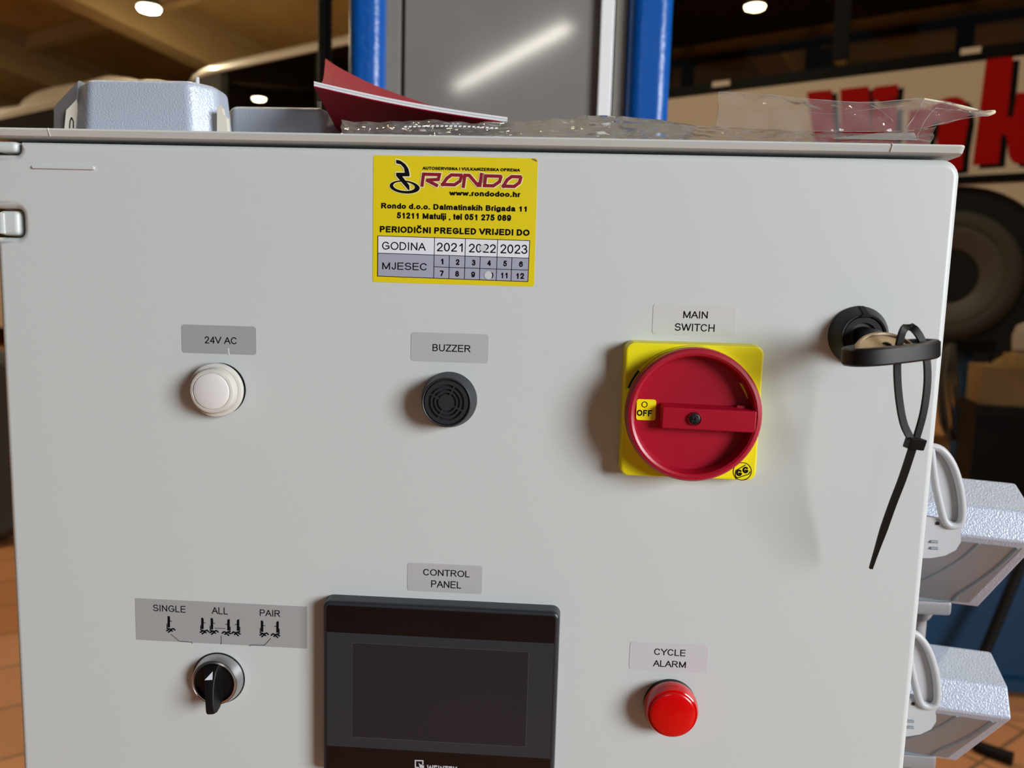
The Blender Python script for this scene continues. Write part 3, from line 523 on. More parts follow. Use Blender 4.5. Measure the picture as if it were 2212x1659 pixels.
TY = -.0440
lo_ = [(1969, 950), (1952, 915), (1942, 860), (1938, 800), (1941, 752), (1950, 716), (1962, 705), (1978, 714), (1994, 742), (2002, 780), (2003, 830), (1995, 890), (1980, 945)]
ld = [-.041, -.042, -.043, -.0445, -.046, -.047, -.045, -.042, -.041, -.041, -.041, -.041, -.0405]
loop = smooth_path([at(x, y, d) for (x, y), d in zip(lo_, ld)], 5)
ZT_ = root('cable_tie', at(1975, 958, -.041), 'black cable tie looped through the key bow with its tail hanging down', 'cable tie')
wid = []
obj('strap_loop', strap(B(), loop, .0034, .0012, (.8, .25, .1)), M['tie'], ZT_, smooth=40)
tl_ = [at(1972, 965, -.041), at(1950, 1032, -.037), at(1927, 1092, -.032), at(1905, 1155, -.026), at(1890, 1200, -.022), at(1881, 1228, -.020)]
tp = smooth_path(tl_, 4); obj('tail', strap(B(), tp, [.0036] * 12 + [.0033, .0029, .0026, .0023, .0021, .0019, .0018, .0017, .0016][:len(tp) - 12], .0012, (1, 0, .35)), M['tie'], ZT_, smooth=40, label='long tapering tail')
hc = at(1976, 958, -.041); hx = (tp[0] - tp[6]).normalized(); hy = Vector((0, -1, 0)); hz = hx.cross(hy).normalized(); bm = B()
q = [hc + hx * a * .0028 + hy * b * .0030 + hz * e_ * .0038 for a, b, e_ in ((-1, -1, -1), (-1, 1, -1), (-1, 1, 1), (-1, -1, 1), (1, -1, -1), (1, 1, -1), (1, 1, 1), (1, -1, 1))]
obj('locking_head', hexa(bm, q), M['tie'], ZT_, bev=.0006)

# ================================================================== things on top of the cabinet
ZC = cz1
def top_connector(front, chamf, y0, depth, label, sticker=False):
    """front: pixels of the lit front face, chamf: pixels of the bright slanted end further back"""
    p = lambda q, y: [at(a, b, y) for a, b in q]
    f = p(front, y0); e_ = p(chamf, y0 + .012); bx = [v.x for v in f + e_]; cx = (min(bx) + max(bx)) / 2
    r_ = root('connector_hood', (cx, y0 + depth / 2, ZC), label, 'connector', 'grey connector hoods')
    h_ = (f[1].z + f[2].z) / 2 - ZC; fb = [(max(q_.z, ZC) - ZC) / h_ for q_ in f]
    def plan(t):   # outline at height t (0 base, 1 top): front edge, slanted ends, back edge
        f0, f1 = f[0].x + (f[1].x - f[0].x) * t, f[3].x + (f[2].x - f[3].x) * t; e0, e1 = e_[0].x + (e_[1].x - e_[0].x) * t, e_[3].x + (e_[2].x - e_[3].x) * t
        pl_ = [(f0, y0), (f1, y0), (e1, y0 + .013), (e1, y0 + depth - .010), (f1, y0 + depth), (f0, y0 + depth), (e0, y0 + depth - .010), (e0, y0 + .013)]
        out = []
        for k in range(8):
            a, b, c3 = Vector(pl_[k - 1]), Vector(pl_[k]), Vector(pl_[(k + 1) % 8]); ra = min(.0035, (a - b).length * .4, (c3 - b).length * .4)
            p1, p2 = b + (a - b).normalized() * ra, b + (c3 - b).normalized() * ra
            for q in (0, .33, .67, 1): out.append(tuple((p1.lerp(b, q)).lerp(b.lerp(p2, q), q)))
        return out
    rings = [[(x, y, ZC + h_ * t) for x, y in plan(t)] for t in (0, .35, .7, .90)]
    for k in range(1, 6):
        a = radians(18 * k); pl_ = inset(plan(.90 + .1 * sin(a)), .0042 * (1 - cos(a))); rings.append([(x, y, ZC + h_ * (.90 + .10 * sin(a))) for x, y in pl_])
    obj('hood_shell', loft(B(), rings), M['hammer'], r_, smooth=32)
    ex = None
    return r_, ex
CH, ex = top_connector([(188, 330), (190, 169), (408, 171), (416, 330)], [(132, 330), (130, 236), (186, 173), (460, 183), (488, 330)][0:0] or [(150, 330), (168, 178), (466, 186), (484, 330)], .052, .040, 'grey hammered connector hood with a paper tag at the left end of the cabinet top')
# sloping cable outlet on its left end; its left-facing shade is in the grey
q = [at(183, 177, .068), at(128, 236, .074), at(128, 330, .074), at(172, 330, .068)]; q = [Vector((v.x, v.y, max(v.z, ZC))) for v in q]
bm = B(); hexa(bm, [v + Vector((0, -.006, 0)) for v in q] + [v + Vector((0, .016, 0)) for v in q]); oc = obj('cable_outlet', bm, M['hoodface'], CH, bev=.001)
q = [at(a, b, .0622) for a, b in ((143, 238), (166, 214), (171, 278), (139, 278))]; bm = B(); bm.faces.new([bm.verts.new(v) for v in q]); bm.faces.new([bm.verts.new(v + Vector((0, .0004, 0))) for v in reversed(q)])
tg = obj('paper_tag', bm, M['cream'], CH, smooth=0, label='small cream tag with a black mark'); bm = B(); line(bm, [xz(151, 276, .062), xz(152, 262, .062), xz(155, 254, .062), xz(159, 262, .062), xz(159, 276, .062)], .0006, .0618); obj('tag_print', bm, M['ink'], tg, smooth=0)
bm = B(); p = at(426, 182, .075); tube(bm, [p, p + Vector((0, 0, .004))], .0014, 12); obj('locking_pin', bm, M['smooth'], CH)
q = [xz(a, b, .058) for a, b in ((474, 300), (474, 236), (479, 231), (483, 250), (490, 254), (493, 300))]; q = [(x, max(z, ZC)) for x, z in q]; obj('locking_lever', prism(B(), q, .056, .062), M['cream'], CH, bev=.0006, label='cream lever')
CH2, ex2 = top_connector([(500, 330), (500, 229), (694, 229), (704, 330)], [(484, 330), (490, 229), (716, 230), (748, 330)], .115, .040, 'grey hammered connector hood next to the crimson brochure on the cabinet top')
bm = B(); p = at(690, 234, .135); tube(bm, [p, p + Vector((0, 0, .0045))], .0014, 12); obj('locking_pin', bm, M['smooth'], CH2)

# crimson brochure lifted at its left end
a_, b_ = at(678, 188, .045), at(1096, 266, .036); e2, f2 = at(742, 306, .165), Vector((b_.x - .012, .165, ZC + .004))
def patch(P, nu, nv, f=None):
    A0, B0, F0, E0 = P; out = []
    for j in range(nv + 1):
        t = j / nv; row = []
        for i in range(nu + 1):
            s = i / nu; p = A0.lerp(B0, s).lerp(E0.lerp(F0, s), t)
            if f: p = p + f(s, t)
            row.append(p)
        out.append(row)
    return out
def slab(bm, rows, th):
    """closed sheet of thickness th above the given rows"""
    nv, nu = len(rows), len(rows[0]); lo = [[bm.verts.new(p) for p in r_] for r_ in rows]; hi = [[bm.verts.new(p + Vector((0, 0, th))) for p in r_] for r_ in rows]
    for j in range(nv - 1):
        for i in range(nu - 1):
            bm.faces.new((lo[j][i], lo[j][i + 1], lo[j + 1][i + 1], lo[j + 1][i])); bm.faces.new((hi[j][i], hi[j + 1][i], hi[j + 1][i + 1], hi[j][i + 1]))
    per = [(0, i) for i in range(nu)] + [(j, nu - 1) for j in range(1, nv)] + [(nv - 1, i) for i in range(nu - 2, -1, -1)] + [(j, 0) for j in range(nv - 2, 0, -1)]
    for k in range(len(per)):
        (j0, i0), (j1, i1) = per[k], per[(k + 1) % len(per)]; bm.faces.new((lo[j0][i0], hi[j0][i0], hi[j1][i1], lo[j1][i1]))
    return bm
BR = root('brochure', (b_.x - .04, .09, ZC), 'crimson covered brochure with white pages, its left end lifted above the cabinet top', 'brochure')
sag = lambda s, t: Vector((0, 0, -.0016 * sin(pi * s)))
obj('lower_cover', slab(B(), patch((a_, b_, f2, e2), 16, 8, sag), .0005), M['cover'], BR, label='crimson underside cover')
for k, nm in ((0, .0006), (1, .0020)):
    obj('page_block', slab(B(), patch((a_, b_, f2, e2), 16, 8, lambda s, t: sag(s, t) + Vector((0, 0, nm))), .0012), M['paper'], BR, label='white pages')
tpz = [(703, 128), (730, 146), (780, 172), (830, 194), (900, 219), (960, 238), (1030, 254), (1090, 263)]
back = smooth_path([at(x, y, .15 - .07 * i / 7) for i, (x, y) in enumerate(tpz)], 3); rows = []
for j in range(7):
    t = j / 6; row = []
    for i, bp in enumerate(back):
        s = i / (len(back) - 1); fp = a_.lerp(b_, s * .96 + .03) + sag(s, 0) + Vector((0, .004, .0036)); row.append(fp.lerp(bp, t) + Vector((0, 0, -.004 * sin(pi * t) * (1 - s))))
    rows.append(row)
obj('upper_cover', slab(B(), rows, .0005), M['cover'], BR, label='crimson cover curling up')

# clear plastic sleeve, crumpled
def crumple(rows, amp, sc, sd):
    out = []
    for r_ in rows:
        out.append([p + Vector((noise.noise(p * sc + Vector((sd, 0, 0))), noise.noise(p * sc + Vector((0, sd, 0))), noise.noise(p * sc + Vector((0, 0, sd))))) * amp for p in r_])
    return out
def resample(pts, n):
    pts = smooth_path(pts, 8); L_ = [0]
    for a, b in zip(pts, pts[1:]): L_.append(L_[-1] + (b - a).length)
    out = []; j = 0
    for k in range(n + 1):
        d = L_[-1] * k / n
        while j < len(L_) - 2 and L_[j + 1] < d: j += 1
        out.append(pts[j].lerp(pts[j + 1], (d - L_[j]) / max(L_[j + 1] - L_[j], 1e-9)))
    return out
def sheet(bm, lines, n, m, amp, sc, sd, lowest=None):
    ls = [resample(l, n) for l in lines]; rows = []
    for a, b in zip(ls, ls[1:]):
        for k in range(m): rows.append([p.lerp(q, k / m) for p, q in zip(a, b)])
    rows.append(ls[-1]); rows = crumple(rows, amp, sc, sd)
    if lowest is not None: rows = [[Vector((p.x, p.y, max(p.z, lowest))) for p in r_] for r_ in rows]
    vs = [[bm.verts.new(p) for p in r_] for r_ in rows]
    for j in range(len(vs) - 1):
        for i in range(n): bm.faces.new((vs[j][i], vs[j][i + 1], vs[j + 1][i + 1], vs[j + 1][i]))
    return bm
zb = ZC + .0004
crest = [(737, 262), (800, 263), (853, 263), (929, 260), (1020, 265), (1114, 263), (1202, 255), (1308, 250), (1346, 250), (1400, 255), (1449, 263), (1503, 274)]
xs_ = [p[0] for p in crest]
SL = root('plastic_sleeve', (at(1400, 280, .05).x, .05, ZC), 'crumpled clear plastic document sleeve lying along the cabinet top', 'plastic sleeve')
front_l = [Vector((at(x, 285, .004).x, .004, zb)) for x in xs_]; crest_l = [at(x, y, .034) for x, y in crest]; back_l = [Vector((at(x, 285, .034).x, .085, zb)) for x in xs_]
cr1 = [v + Vector((0, 0, -.0012)) for v in crest_l]
obj('sleeve_body', sheet(B(), [front_l, crest_l, back_l], 150, 9, .0016, 95, 3.1, zb), M['film'], SL, smooth=180)
ft = [(1551, 200), (1640, 203), (1740, 213), (1870, 222), (1930, 217), (1995, 213), (2060, 224), (2110, 237), (2136, 243)]
fb = [(1547, 274), (1590, 276), (1700, 282), (1850, 284), (1940, 283), (1988, 278), (2040, 265), (2095, 254), (2134, 249)]
top_l = [at(x, y, .052) for x, y in ft]; bot_l = [at(x, y, .036) for x, y in fb]
mid_l = [(p + q) / 2 + Vector((0, -.004, 0)) for p, q in zip(top_l, bot_l)]
top_l[0] = at(1552, 200, .05)
obj('sleeve_flap', sheet(B(), [bot_l, mid_l, top_l], 110, 8, .0016, 80, 8.3), M['film'], SL, smooth=180, label='raised clear flap at the right end')
low_l = [Vector((v.x, .004, zb)) for v in [at(x, 300, .004) for x in (1490, 1560, 1700, 1850, 1940, 1990, 2003, 2008, 2010)]]
bt2 = [at(x, y, .036) for x, y in ((1496, 273), (1560, 276), (1700, 283), (1850, 285), (1940, 284), (1985, 279), (2005, 276), (2016, 273), (2024, 270))]
obj('sleeve_fold', sheet(B(), [low_l, bt2], 100, 6, .0014, 90, 5.5, zb), M['film'], SL, smooth=180)
bm = B(); tube(bm, smooth_path([at(1996, 214, .050), at(2050, 224, .050), at(2100, 237, .049), at(2128, 245, .048), at(2150, 241, .047)], 4), [.0006] * 6 + [.0010] * 6 + [.0016, .0016, .0014, .0012, .0008], 8); obj('welded_edge', bm, M['bag_edge'], SL, label='pale welded edge ending in a point')
bm = B()
for q, r_ in (([(1553, 199), (1640, 203), (1740, 213), (1870, 222), (1930, 217), (1995, 213)], .00022), ([(1553, 199), (1551, 235), (1548, 270)], .0002), ([(1496, 272), (1560, 275), (1700, 282), (1850, 284), (1940, 283), (1988, 278), (2040, 265), (2095, 254), (2134, 249)], .0003),
              ([(1996, 214), (1985, 236), (1968, 262), (1952, 282)], .00035), ([(2024, 232), (2004, 252), (1990, 276)], .0003), ([(2110, 246), (2070, 238), (2020, 234)], .0003), ([(1880, 226), (1905, 240), (1930, 262)], .0002), ([(1990, 278), (1982, 292), (1986, 303)], .0003), ([(1730, 240), (1800, 246), (1880, 236), (1960, 228)], .00016)):
    tube(bm, smooth_path([at(x, y, .044 if y < 260 else .037) for x, y in q], 4), r_ * .6, 6)
obj('film_creases', bm, M['filmwhite'], SL, label='film edges and creases with wrinkle highlights drawn pale')  # pale tubes draw the highlights along the wrinkles
pw = [Vector((v.x, v.y, max(v.z, zb + .0003))) for v in (at(1800, 299, .010), at(1982, 303, .010), at(1975, 287, .03), at(1890, 289, .03))]
obj('paper_insert', slab(B(), [[pw[0].lerp(pw[1], i / 4) for i in range(5)], [pw[3].lerp(pw[2], i / 4) for i in range(5)]], .0002), M['filmwhite'], SL, smooth=0, label='milky folded sheet inside the sleeve')
bm = B()
for k in range(21):
    s = k / 20; y_ = 273.5 - 4.5 * sin(pi * (s * .8 + .1)) + 3 * s; a, b = at(874 + s * 196, y_, .020), at(880 + s * 196, y_ + .2, .020); a2, b2 = at(872.5 + s * 196, y_ + 3.4, .019), at(878.5 + s * 196, y_ + 3.6, .019)
    bm.faces.new([bm.verts.new(v) for v in (a, b, b2, a2)])
obj('punched_margin', bm, M['paper'], SL, smooth=0, label='row of small white perforation marks')

# ================================================================== connector hoods on the right-hand side
def side_connector(dx, dz, label):
    S = [(.088, -.222), (.067, -.235), (.060, -.2525), (.114, -.3145), (.138, -.318), (.146, -.258)]
    xe, xs = .291 + dx, .2040; Z0 = H + dz
    r_ = root('connector_hood', (.2045, .10, Z0 - .32), label, 'connector', 'grey connector hoods')
    q0 = [Vector((xs, y + .008, Z0 + z + .0045)) for y, z in S]; q1 = [Vector((xe - (.004 if i == 4 else 0), y, Z0 + z)) for i, (y, z) in enumerate(S)]
    obj('hood_shell', loft(B(), [q0, [a.lerp(b, .5) for a, b in zip(q0, q1)], q1]), M['hammer'], r_, bev=.0016, seg=3)
    # smooth underside with stepped ridges; downward-facing shade is put into its grey
    A0, A1, C0, C1 = q0[2], q1[2], q0[3], q1[3]; nrm = (A1 - A0).cross(C0 - A0).normalized(); nrm = nrm if nrm.y < 0 else -nrm
    fp = lambda s, t, h=.0004: A0.lerp(A1, s).lerp(C0.lerp(C1, s), t) + nrm * h
    bm = B(); f4 = [fp(.0, .07), fp(.93, .07), fp(.93, .12), fp(.91, .95), fp(.0, .95)]
    loft(bm, [[v for v in f4], [v - nrm * .0012 for v in f4]]); fc = obj('underside_face', bm, M['hoodface'], r_, smooth=0, label='smooth underside with shade painted into its grey')
    bm = B(); tube(bm, smooth_path([fp(.66, .07, 0), fp(.62, .35, 0), fp(.50, .68, 0), fp(.32, .92, 0), fp(.0, .93, 0)], 5), .0011, 8); obj('inner_ridge', bm, M['groove'], fc)
    bm = B(); tube(bm, smooth_path([fp(.90, .07, 0), fp(.88, .40, 0), fp(.80, .80, 0), fp(.72, .97, 0), fp(.0, .985, 0)], 5), .0013, 8); obj('outer_ridge', bm, M['groove'], fc)
    # cable outlet and cable at the bottom
    bm = B(); box(bm, .2045, .278, .114, .134, Z0 - .3225, Z0 - .312); obj('cable_gland', bm, M['hoodface'], r_, bev=.0025)
    bm = B(); tube(bm, smooth_path([(.2665, .126, Z0 - .318), (.2680, .134, Z0 - .328), (.2760, .156, Z0 - .340), (.2800, .164, Z0 - .36), (.2800, .166, Z0 - .45), (.2790, .166, .60)] if dz else [(.2670, .125, Z0 - .318), (.2670, .126, Z0 - .345), (.2660, .128, Z0 - .45), (.2640, .130, .60)], 5), .0062, 20); obj('cable', bm, M['cable'], r_, label='grey cable dropping from the hood')
    # moulded lever on the near side
    lv = lambda x, y, d: at(x, y, d) + Vector((dx - .004, 0, dz - .112))
    path = [(2010, 964), (2034, 972), (2058, 1004), (2074, 1055), (2079, 1105), (2074, 1130), (2056, 1136), (2040, 1124), (2028, 1080), (2018, 1030)]
    pts = smooth_path([lv(x, y, .046) for x, y in path] + [lv(*path[0], .046)], 4); lvo = obj('locking_lever', tube(B(), pts, .0022, 12), M['smooth'], r_, label='pale crescent locking lever')
    q = [lv(x, y, .048) for x, y in path]; bm = B(); loft(bm, [q, [v + Vector((0, .002, 0)) for v in q]]); obj('lever_web', bm, M['smooth'], lvo, smooth=0)
    q = [lv(x, y, .047) for x, y in ((1990, 1118), (2040, 1126), (2078, 1134), (2070, 1148), (2072, 1158), (2072, 1170), (2062, 1186), (2040, 1197), (2012, 1202), (1990, 1202))]; bm = B(); loft(bm, [q, [v + Vector((0, .010, 0)) for v in q]]); ck = obj('lever_cheek', bm, M['smooth'], r_, bev=.001)
    bm = B(); v = lv(2025.5, 1131, .0465); tube(bm, [v, v + Vector((0, .002, 0))], .0010, 12); obj('pivot_hole', bm, M['hole'], ck)
    bm = B(); 
    for yy in (1170, 1184): v = lv(2010, yy, .0468); tube(bm, [v, v + Vector((.004, 0, 0))], .0009, 8)
    obj('cheek_slots', bm, M['groove'], ck)
    return r_
side_connector(.004, .112, 'upper of the two grey connector hoods on the right side of the cabinet')
side_connector(.0, .0, 'lower of the two grey connector hoods on the right side of the cabinet')

# ================================================================== the lift column behind
Yc = .67; vx = lambda px, y=Yc, py=130: at(px, py, y).x
COLM = root('lift_column', (vx(1100), .80, 0), 'blue steel lift column with grey metal carriage plate behind the cabinet', 'lift column')
for a, b, tp_ in ((747, 827, .0), (1356, 1452, .0)):
    bm = B(); box(bm, vx(a), vx(b), Yc, .95, 0.02, 3.0); obj('post', bm, M['blue'], COLM, bev=.020, seg=6, label='blue rounded steel post')
bm = B(); box(bm, vx(822), vx(1362), .715, .735, .02, 2.9); obj('channel_back', bm, M['plate2'], COLM)
bm = B(); box(bm, vx(876, .7), vx(1292, .7), .697, .714, .35, 2.85); obj('carriage_plate', bm, M['plate'], COLM, smooth=0, label='dull grey metal plate')
bm = B(); box(bm, vx(1294, .69), vx(1323, .69), .685, .714, .35, 2.85); obj('guide_strip', bm, M['strip'], COLM, bev=.002, label='bright bare metal strip')
for a, b in ((829, 863), (1327, 1352)):
    bm = B(); box(bm, vx(a, .69), vx(b, .69), .690, .714, .35, 2.85); obj('channel_flange', bm, M['plate2'], COLM, bev=.001, label='narrow grey flange')
bm = B(); box(bm, vx(740), vx(1460), .60, 1.10, 0, .02); obj('base_plate', bm, M['blue'], COLM)
hx_, hy_ = at(702, 60, .95).x, .95; bm = B(); rings = []
for k in range(560):
    z = .02 + k * .005; rr1 = .0125 if k % 2 else .0110; rings.append([(hx_ + rr1 * cos(2 * pi * j / 14), hy_ + rr1 * sin(2 * pi * j / 14), z) for j in range(14)])
tag(obj('corrugated_hose', loft(bm, rings), M['hose'], smooth=60), 'black corrugated hose hanging beside the left blue post', 'hose')

# ================================================================== hall frame: u along the buses, v away from the viewer
du = ray(-1400, 561); EU = Vector((du.x, du.y, 0)).normalized(); EV = Vector((-EU.y, EU.x, 0)); EV = EV if EV.y > 0 else -EV
def Wp(u, v, z): return Vector((EYE.x, EYE.y, 0)) + EU * u + EV * v + Vector((0, 0, z))
HUB = EYE + ray(2075, 598) * 5.8; BV = (HUB - EYE).dot(EV)
def onbus(px, py, dv=0.0):
    d = ray(px, py); p = EYE + d * ((BV + dv) / d.dot(EV)); return p
def uz(px, py, dv=0.0): p = onbus(px, py, dv); return ((p - EYE).dot(EU), p.z)
def uprism(bm, poly, v0, v1): return loft(bm, [[Wp(u, v0, z) for u, z in poly], [Wp(u, v1, z) for u, z in poly]])
def ubox(bm, u0, u1, v0, v1, z0, z1): return uprism(bm, [(u0, z0), (u1, z0), (u1, z1), (u0, z1)], v0, v1)
hu, hz = uz(2045, 596); zw = (uz(1804, 165)[1] + uz(2150, 120)[1] + uz(1480, 212)[1]) / 3; zr = (uz(489, 148)[1] + uz(681, 107)[1]) / 2; zt = uz(2120, 387)[1]
uE = uz(412, 165)[0]; uS = hu - 4.2
print('bus hub', hu, hz, 'BV', BV, 'window bottom', zw, uz(1480, 212), uz(2150, 120), 'roof', zr, uz(681, 107), 'trim', zt, 'end', uE)
RAD = .5; ZBOT = hz + .05
BUS = root('bus', Wp((uE + hu) / 2, BV + 1.25, hz - .5), 'white coach raised on lifts with big red black-shadowed lettering on its side', 'bus')
arch = [(hu + .69 * cos(radians(a)), hz + .67 * sin(radians(a))) for a in range(4, 177, 8)]
poly = [(uS, ZBOT)] + [p for p in reversed(arch)] + [(uE - .1, ZBOT), (uE, ZBOT + .3), (uE, zw), (uS, zw)]
obj('side_panel', uprism(B(), poly, BV, BV + .05), M['buswhite'], BUS, smooth=20, label='white lower side')
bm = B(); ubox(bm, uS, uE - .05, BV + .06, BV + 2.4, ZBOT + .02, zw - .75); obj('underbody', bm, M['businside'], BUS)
bm = B(); uprism(bm, [(hu + .72 * cos(radians(a)), hz + .72 * sin(radians(a))) for a in range(0, 360, 15)], BV + .045, BV + .055); obj('wheel_well', bm, M['hole'], BUS)
bm = B(); ubox(bm, uS, hu - .70, BV - .012, BV, zt - .03, zt + .03); ubox(bm, hu - .70, uE - .5, BV - .012, BV, zt - .03, zt + .03); obj('rub_rail', bm, M['busblack'], BUS, label='black strip along the side')
bm = B(); ubox(bm, uS, uE - .02, BV - .004, BV + .05, zw - .01, zw + .085); obj('window_sill_band', bm, M['busblack'], BUS)
# far side, ceiling, roof edge
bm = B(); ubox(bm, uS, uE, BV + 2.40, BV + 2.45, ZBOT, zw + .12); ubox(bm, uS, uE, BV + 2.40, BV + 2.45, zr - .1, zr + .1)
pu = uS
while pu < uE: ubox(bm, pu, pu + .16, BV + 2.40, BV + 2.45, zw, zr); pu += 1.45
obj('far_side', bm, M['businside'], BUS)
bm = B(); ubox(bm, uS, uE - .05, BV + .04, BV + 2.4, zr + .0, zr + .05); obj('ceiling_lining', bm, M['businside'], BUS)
prof = [(0, zr - .02), (-.012, zr), (-.008, zr + .05), (.03, zr + .10), (.10, zr + .13), (.25, zr + .155), (1.22, zr + .18), (2.2, zr + .155), (2.45, zr + .06), (2.45, zr - .02), (1.2, zr + .04)]
rings = []
for t in range(0, 8):
    a = radians(90 * t / 7); uu = uE - .55 + .55 * sin(a); k = cos(a) ** .6 if t < 7 else 0
    rings.append([Wp(uu, BV + v, (zr - .02) + (z - zr + .02) * max(k, .05) - .10 * (1 - k)) for v, z in prof])
rings.insert(0, [Wp(uS, BV + v, z) for v, z in prof]); obj('roof', loft(B(), rings), M['buswhite'], BUS, smooth=40, label='pale rounded roof edge')
bm = B(); ubox(bm, uE - .05, uE, BV + .02, BV + 2.43, ZBOT + .2, zr - .05); obj('end_panel', bm, M['busblack'], BUS)
# panes and pillars of the near side
u1 = uz(1815, 100)[0]; edges = []; pu = u1
while pu > uS: pu -= 1.5
while pu < uE - 1.3: edges.append(pu); pu += 1.5
for a, b in zip(edges, edges[1:] + [uE - .75]):
    bm = B(); ubox(bm, a + .05, b - .05, BV + .012, BV + .018, zw + .08, zr - .03); obj('window_pane', bm, M['glass'], BUS, smooth=0)
    bm = B(); ubox(bm, b - .06, b + .06, BV + .004, BV + .05, zw + .14, zr - .02); obj('window_pillar', bm, M['busblack'], BUS)
bm = B(); ubox(bm, uE - .69, uE - .02, BV + .002, BV + .05, zw + .14, zr - .02)
vp = obj('vent_panel', bm, M['hose'], BUS); bm = B()
for k in range(10): ubox(bm, uE - .66, uE - .05, BV - .004, BV + .002, zw + .55 + k * .06, zw + .575 + k * .06)
obj('vent_slats', bm, M['rim'], vp)
for k in range(11):
    su = uS + .5 + k * .95
    if su > uE - 1.2: break
    for vv in (BV + .35, BV + 1.55):
        bm = B(); ubox(bm, su, su + .12, vv, vv + .42, zw - .75, zw + (.02, .30, -.05, .12)[k % 4]); obj('seat_back', bm, M['seat'], BUS, bev=.04)
for px, py, w in ((1558, 181, .155), (2097, 110, .13)):
    u, z = uz(px, py); bm = B(); ubox(bm, u - w / 2, u + w / 2, BV - .006, BV - .004, z - .022, z + .022); obj('window_sticker', bm, M['sticker'], BUS, smooth=0, label='small white sticker')
# lettering on the side: thick red letters with black shadows
LT = [[(1743, 199), (1797, 194), (1801, 255), (1812, 340), (1817, 255), (1815, 193), (1877, 186), (1880, 290), (1858, 400), (1776, 408)],
      [(1884, 195), (1890, 188), (1941, 182), (1938, 212), (1925, 218), (1895, 220), (1884, 212)], [(1884, 234), (1938, 228), (1932, 390), (1878, 396)],
      [(1965, 240), (2012, 232), (2020, 222), (2045, 211), (2066, 209), (2082, 215), (2091, 232), (2092, 262), (2082, 320), (2078, 366), (2018, 372), (2024, 300), (2030, 262), (2018, 262), (2008, 300), (2000, 374), (1950, 380)],
      [(2131, 125), (2189, 122), (2176, 252), (2188, 253), (2197, 201), (2300, 190), (2290, 260), (2262, 292), (2280, 350), (2215, 354), (2190, 353), (2179, 338), (2174, 292), (2163, 291), (2157, 353), (2101, 357)]]
for i, pts in enumerate(LT):
    q = [uz(*p) for p in pts]; nm = 'letter'
    lt = obj(nm, uprism(B(), q, BV - .004, BV + .001), M['busred'], BUS, smooth=0, label='big red letter with black shadow')
    sh = [(u - .042, z - .03) for u, z in q]; obj('letter_shadow', uprism(B(), sh, BV - .002, BV + .001), M['busblack'], lt, smooth=0)
def wheel(parent, u, z, v, r0=.5):
    """dished wheel facing the viewer"""
    def ring(rad, dv): return [Wp(u + rad * cos(2 * pi * k / 48), v + dv, z + rad * sin(2 * pi * k / 48)) for k in range(48)]
    ty = obj('tyre', loft(B(), [ring(r0 * .62, .28), ring(r0 * .97, .30), ring(r0, .24), ring(r0, .06), ring(r0 * .96, .01), ring(r0 * .86, -.01), ring(r0 * .76, .0), ring(r0 * .70, .03)], caps=False), M['rubber'], parent, smooth=50)
    rm = obj('wheel_rim', loft(B(), [ring(r0 * .76, .03), ring(r0 * .74, .005), ring(r0 * .68, .0), ring(r0 * .56, .02), ring(r0 * .43, .035), ring(r0 * .41, .05), ring(r0 * .40, .16)], caps=False), M['rim'], parent, smooth=50, label='dull grey dished rim')
    obj('hub', loft(B(), [ring(r0 * .41, .16), ring(r0 * .39, .145), ring(r0 * .12, .14)]), M['hole'], parent)
wheel(BUS, hu, hz, BV + .0, .50)
# the second bus further along the same line
u2a, u2b = uz(345, 190)[0], uz(-700, 400)[0]
BUS2 = root('bus', Wp((u2a + u2b) / 2, BV + 1.25, .3), 'white bus with a rounded roof pod parked beyond the lettered coach', 'bus')
rings = [[Wp(u, BV + v, (zr - .02) + (z - zr + .02) * k - .06 * (1 - k)) for v, z in prof] for u, k in ((u2a, .1), (u2a + .15, .7), (u2a + .5, 1), (u2b, 1))]
obj('roof', loft(B(), rings), M['buswhite'], BUS2, smooth=40)
bm = B(); ubox(bm, u2a + .1, u2b, BV, BV + 2.45, 1.75, zr - .02); obj('window_band', bm, M['businside'], BUS2, smooth=0)
bm = B(); ubox(bm, u2a + .1, u2b, BV, BV + 2.45, .40, 1.75); obj('side_panel', bm, M['buswhite'], BUS2, smooth=0)
pr = [uz(-30, 232), uz(38, 226), uz(50, 210), uz(75, 194), uz(110, 184), uz(180, 172), uz(222, 160), uz(262, 165), uz(300, 176), uz(340, 195), uz(340, 215), uz(-30, 250)]
rings = [[Wp(u, BV + v, zr + (z - zr) * k) for u, z in pr] for v, k in ((.0, .55), (.02, .9), (.12, 1), (1.9, 1), (2.1, .8))]
obj('roof_pod', loft(B(), rings), M['buswhite'], BUS2, smooth=50, label='rounded pale pod on the roof')
for uu in (u2a + 1.8, u2a + 6.5):
    bm = B(); ring = lambda dv: [Wp(uu + .5 * cos(2 * pi * k / 32), BV + dv, .5 + .5 * sin(2 * pi * k / 32)) for k in range(32)]
    obj('tyre', loft(bm, [ring(-.01), ring(.28)]), M['rubber'], BUS2, bev=.03)

# ================================================================== things under and around the bus on the right
def on_floor(px, py, z=0.0):
    d = ray(px, py); return EYE + d * ((z - H) / d.z)
def depth(px, py, t): return EYE + ray(px, py) * t
def rot_box(bm, c, fx, w, d, h):
    """box standing at c, its front running along the horizontal direction fx"""
    fx = Vector((fx.x, fx.y, 0)).normalized(); fy = Vector((-fx.y, fx.x, 0)); fy = fy if fy.y > 0 else -fy
    q = [c - fx * w / 2, c + fx * w / 2, c + fx * w / 2 + fy * d, c - fx * w / 2 + fy * d]
    return hexa(bm, q + [v + Vector((0, 0, h)) for v in q])
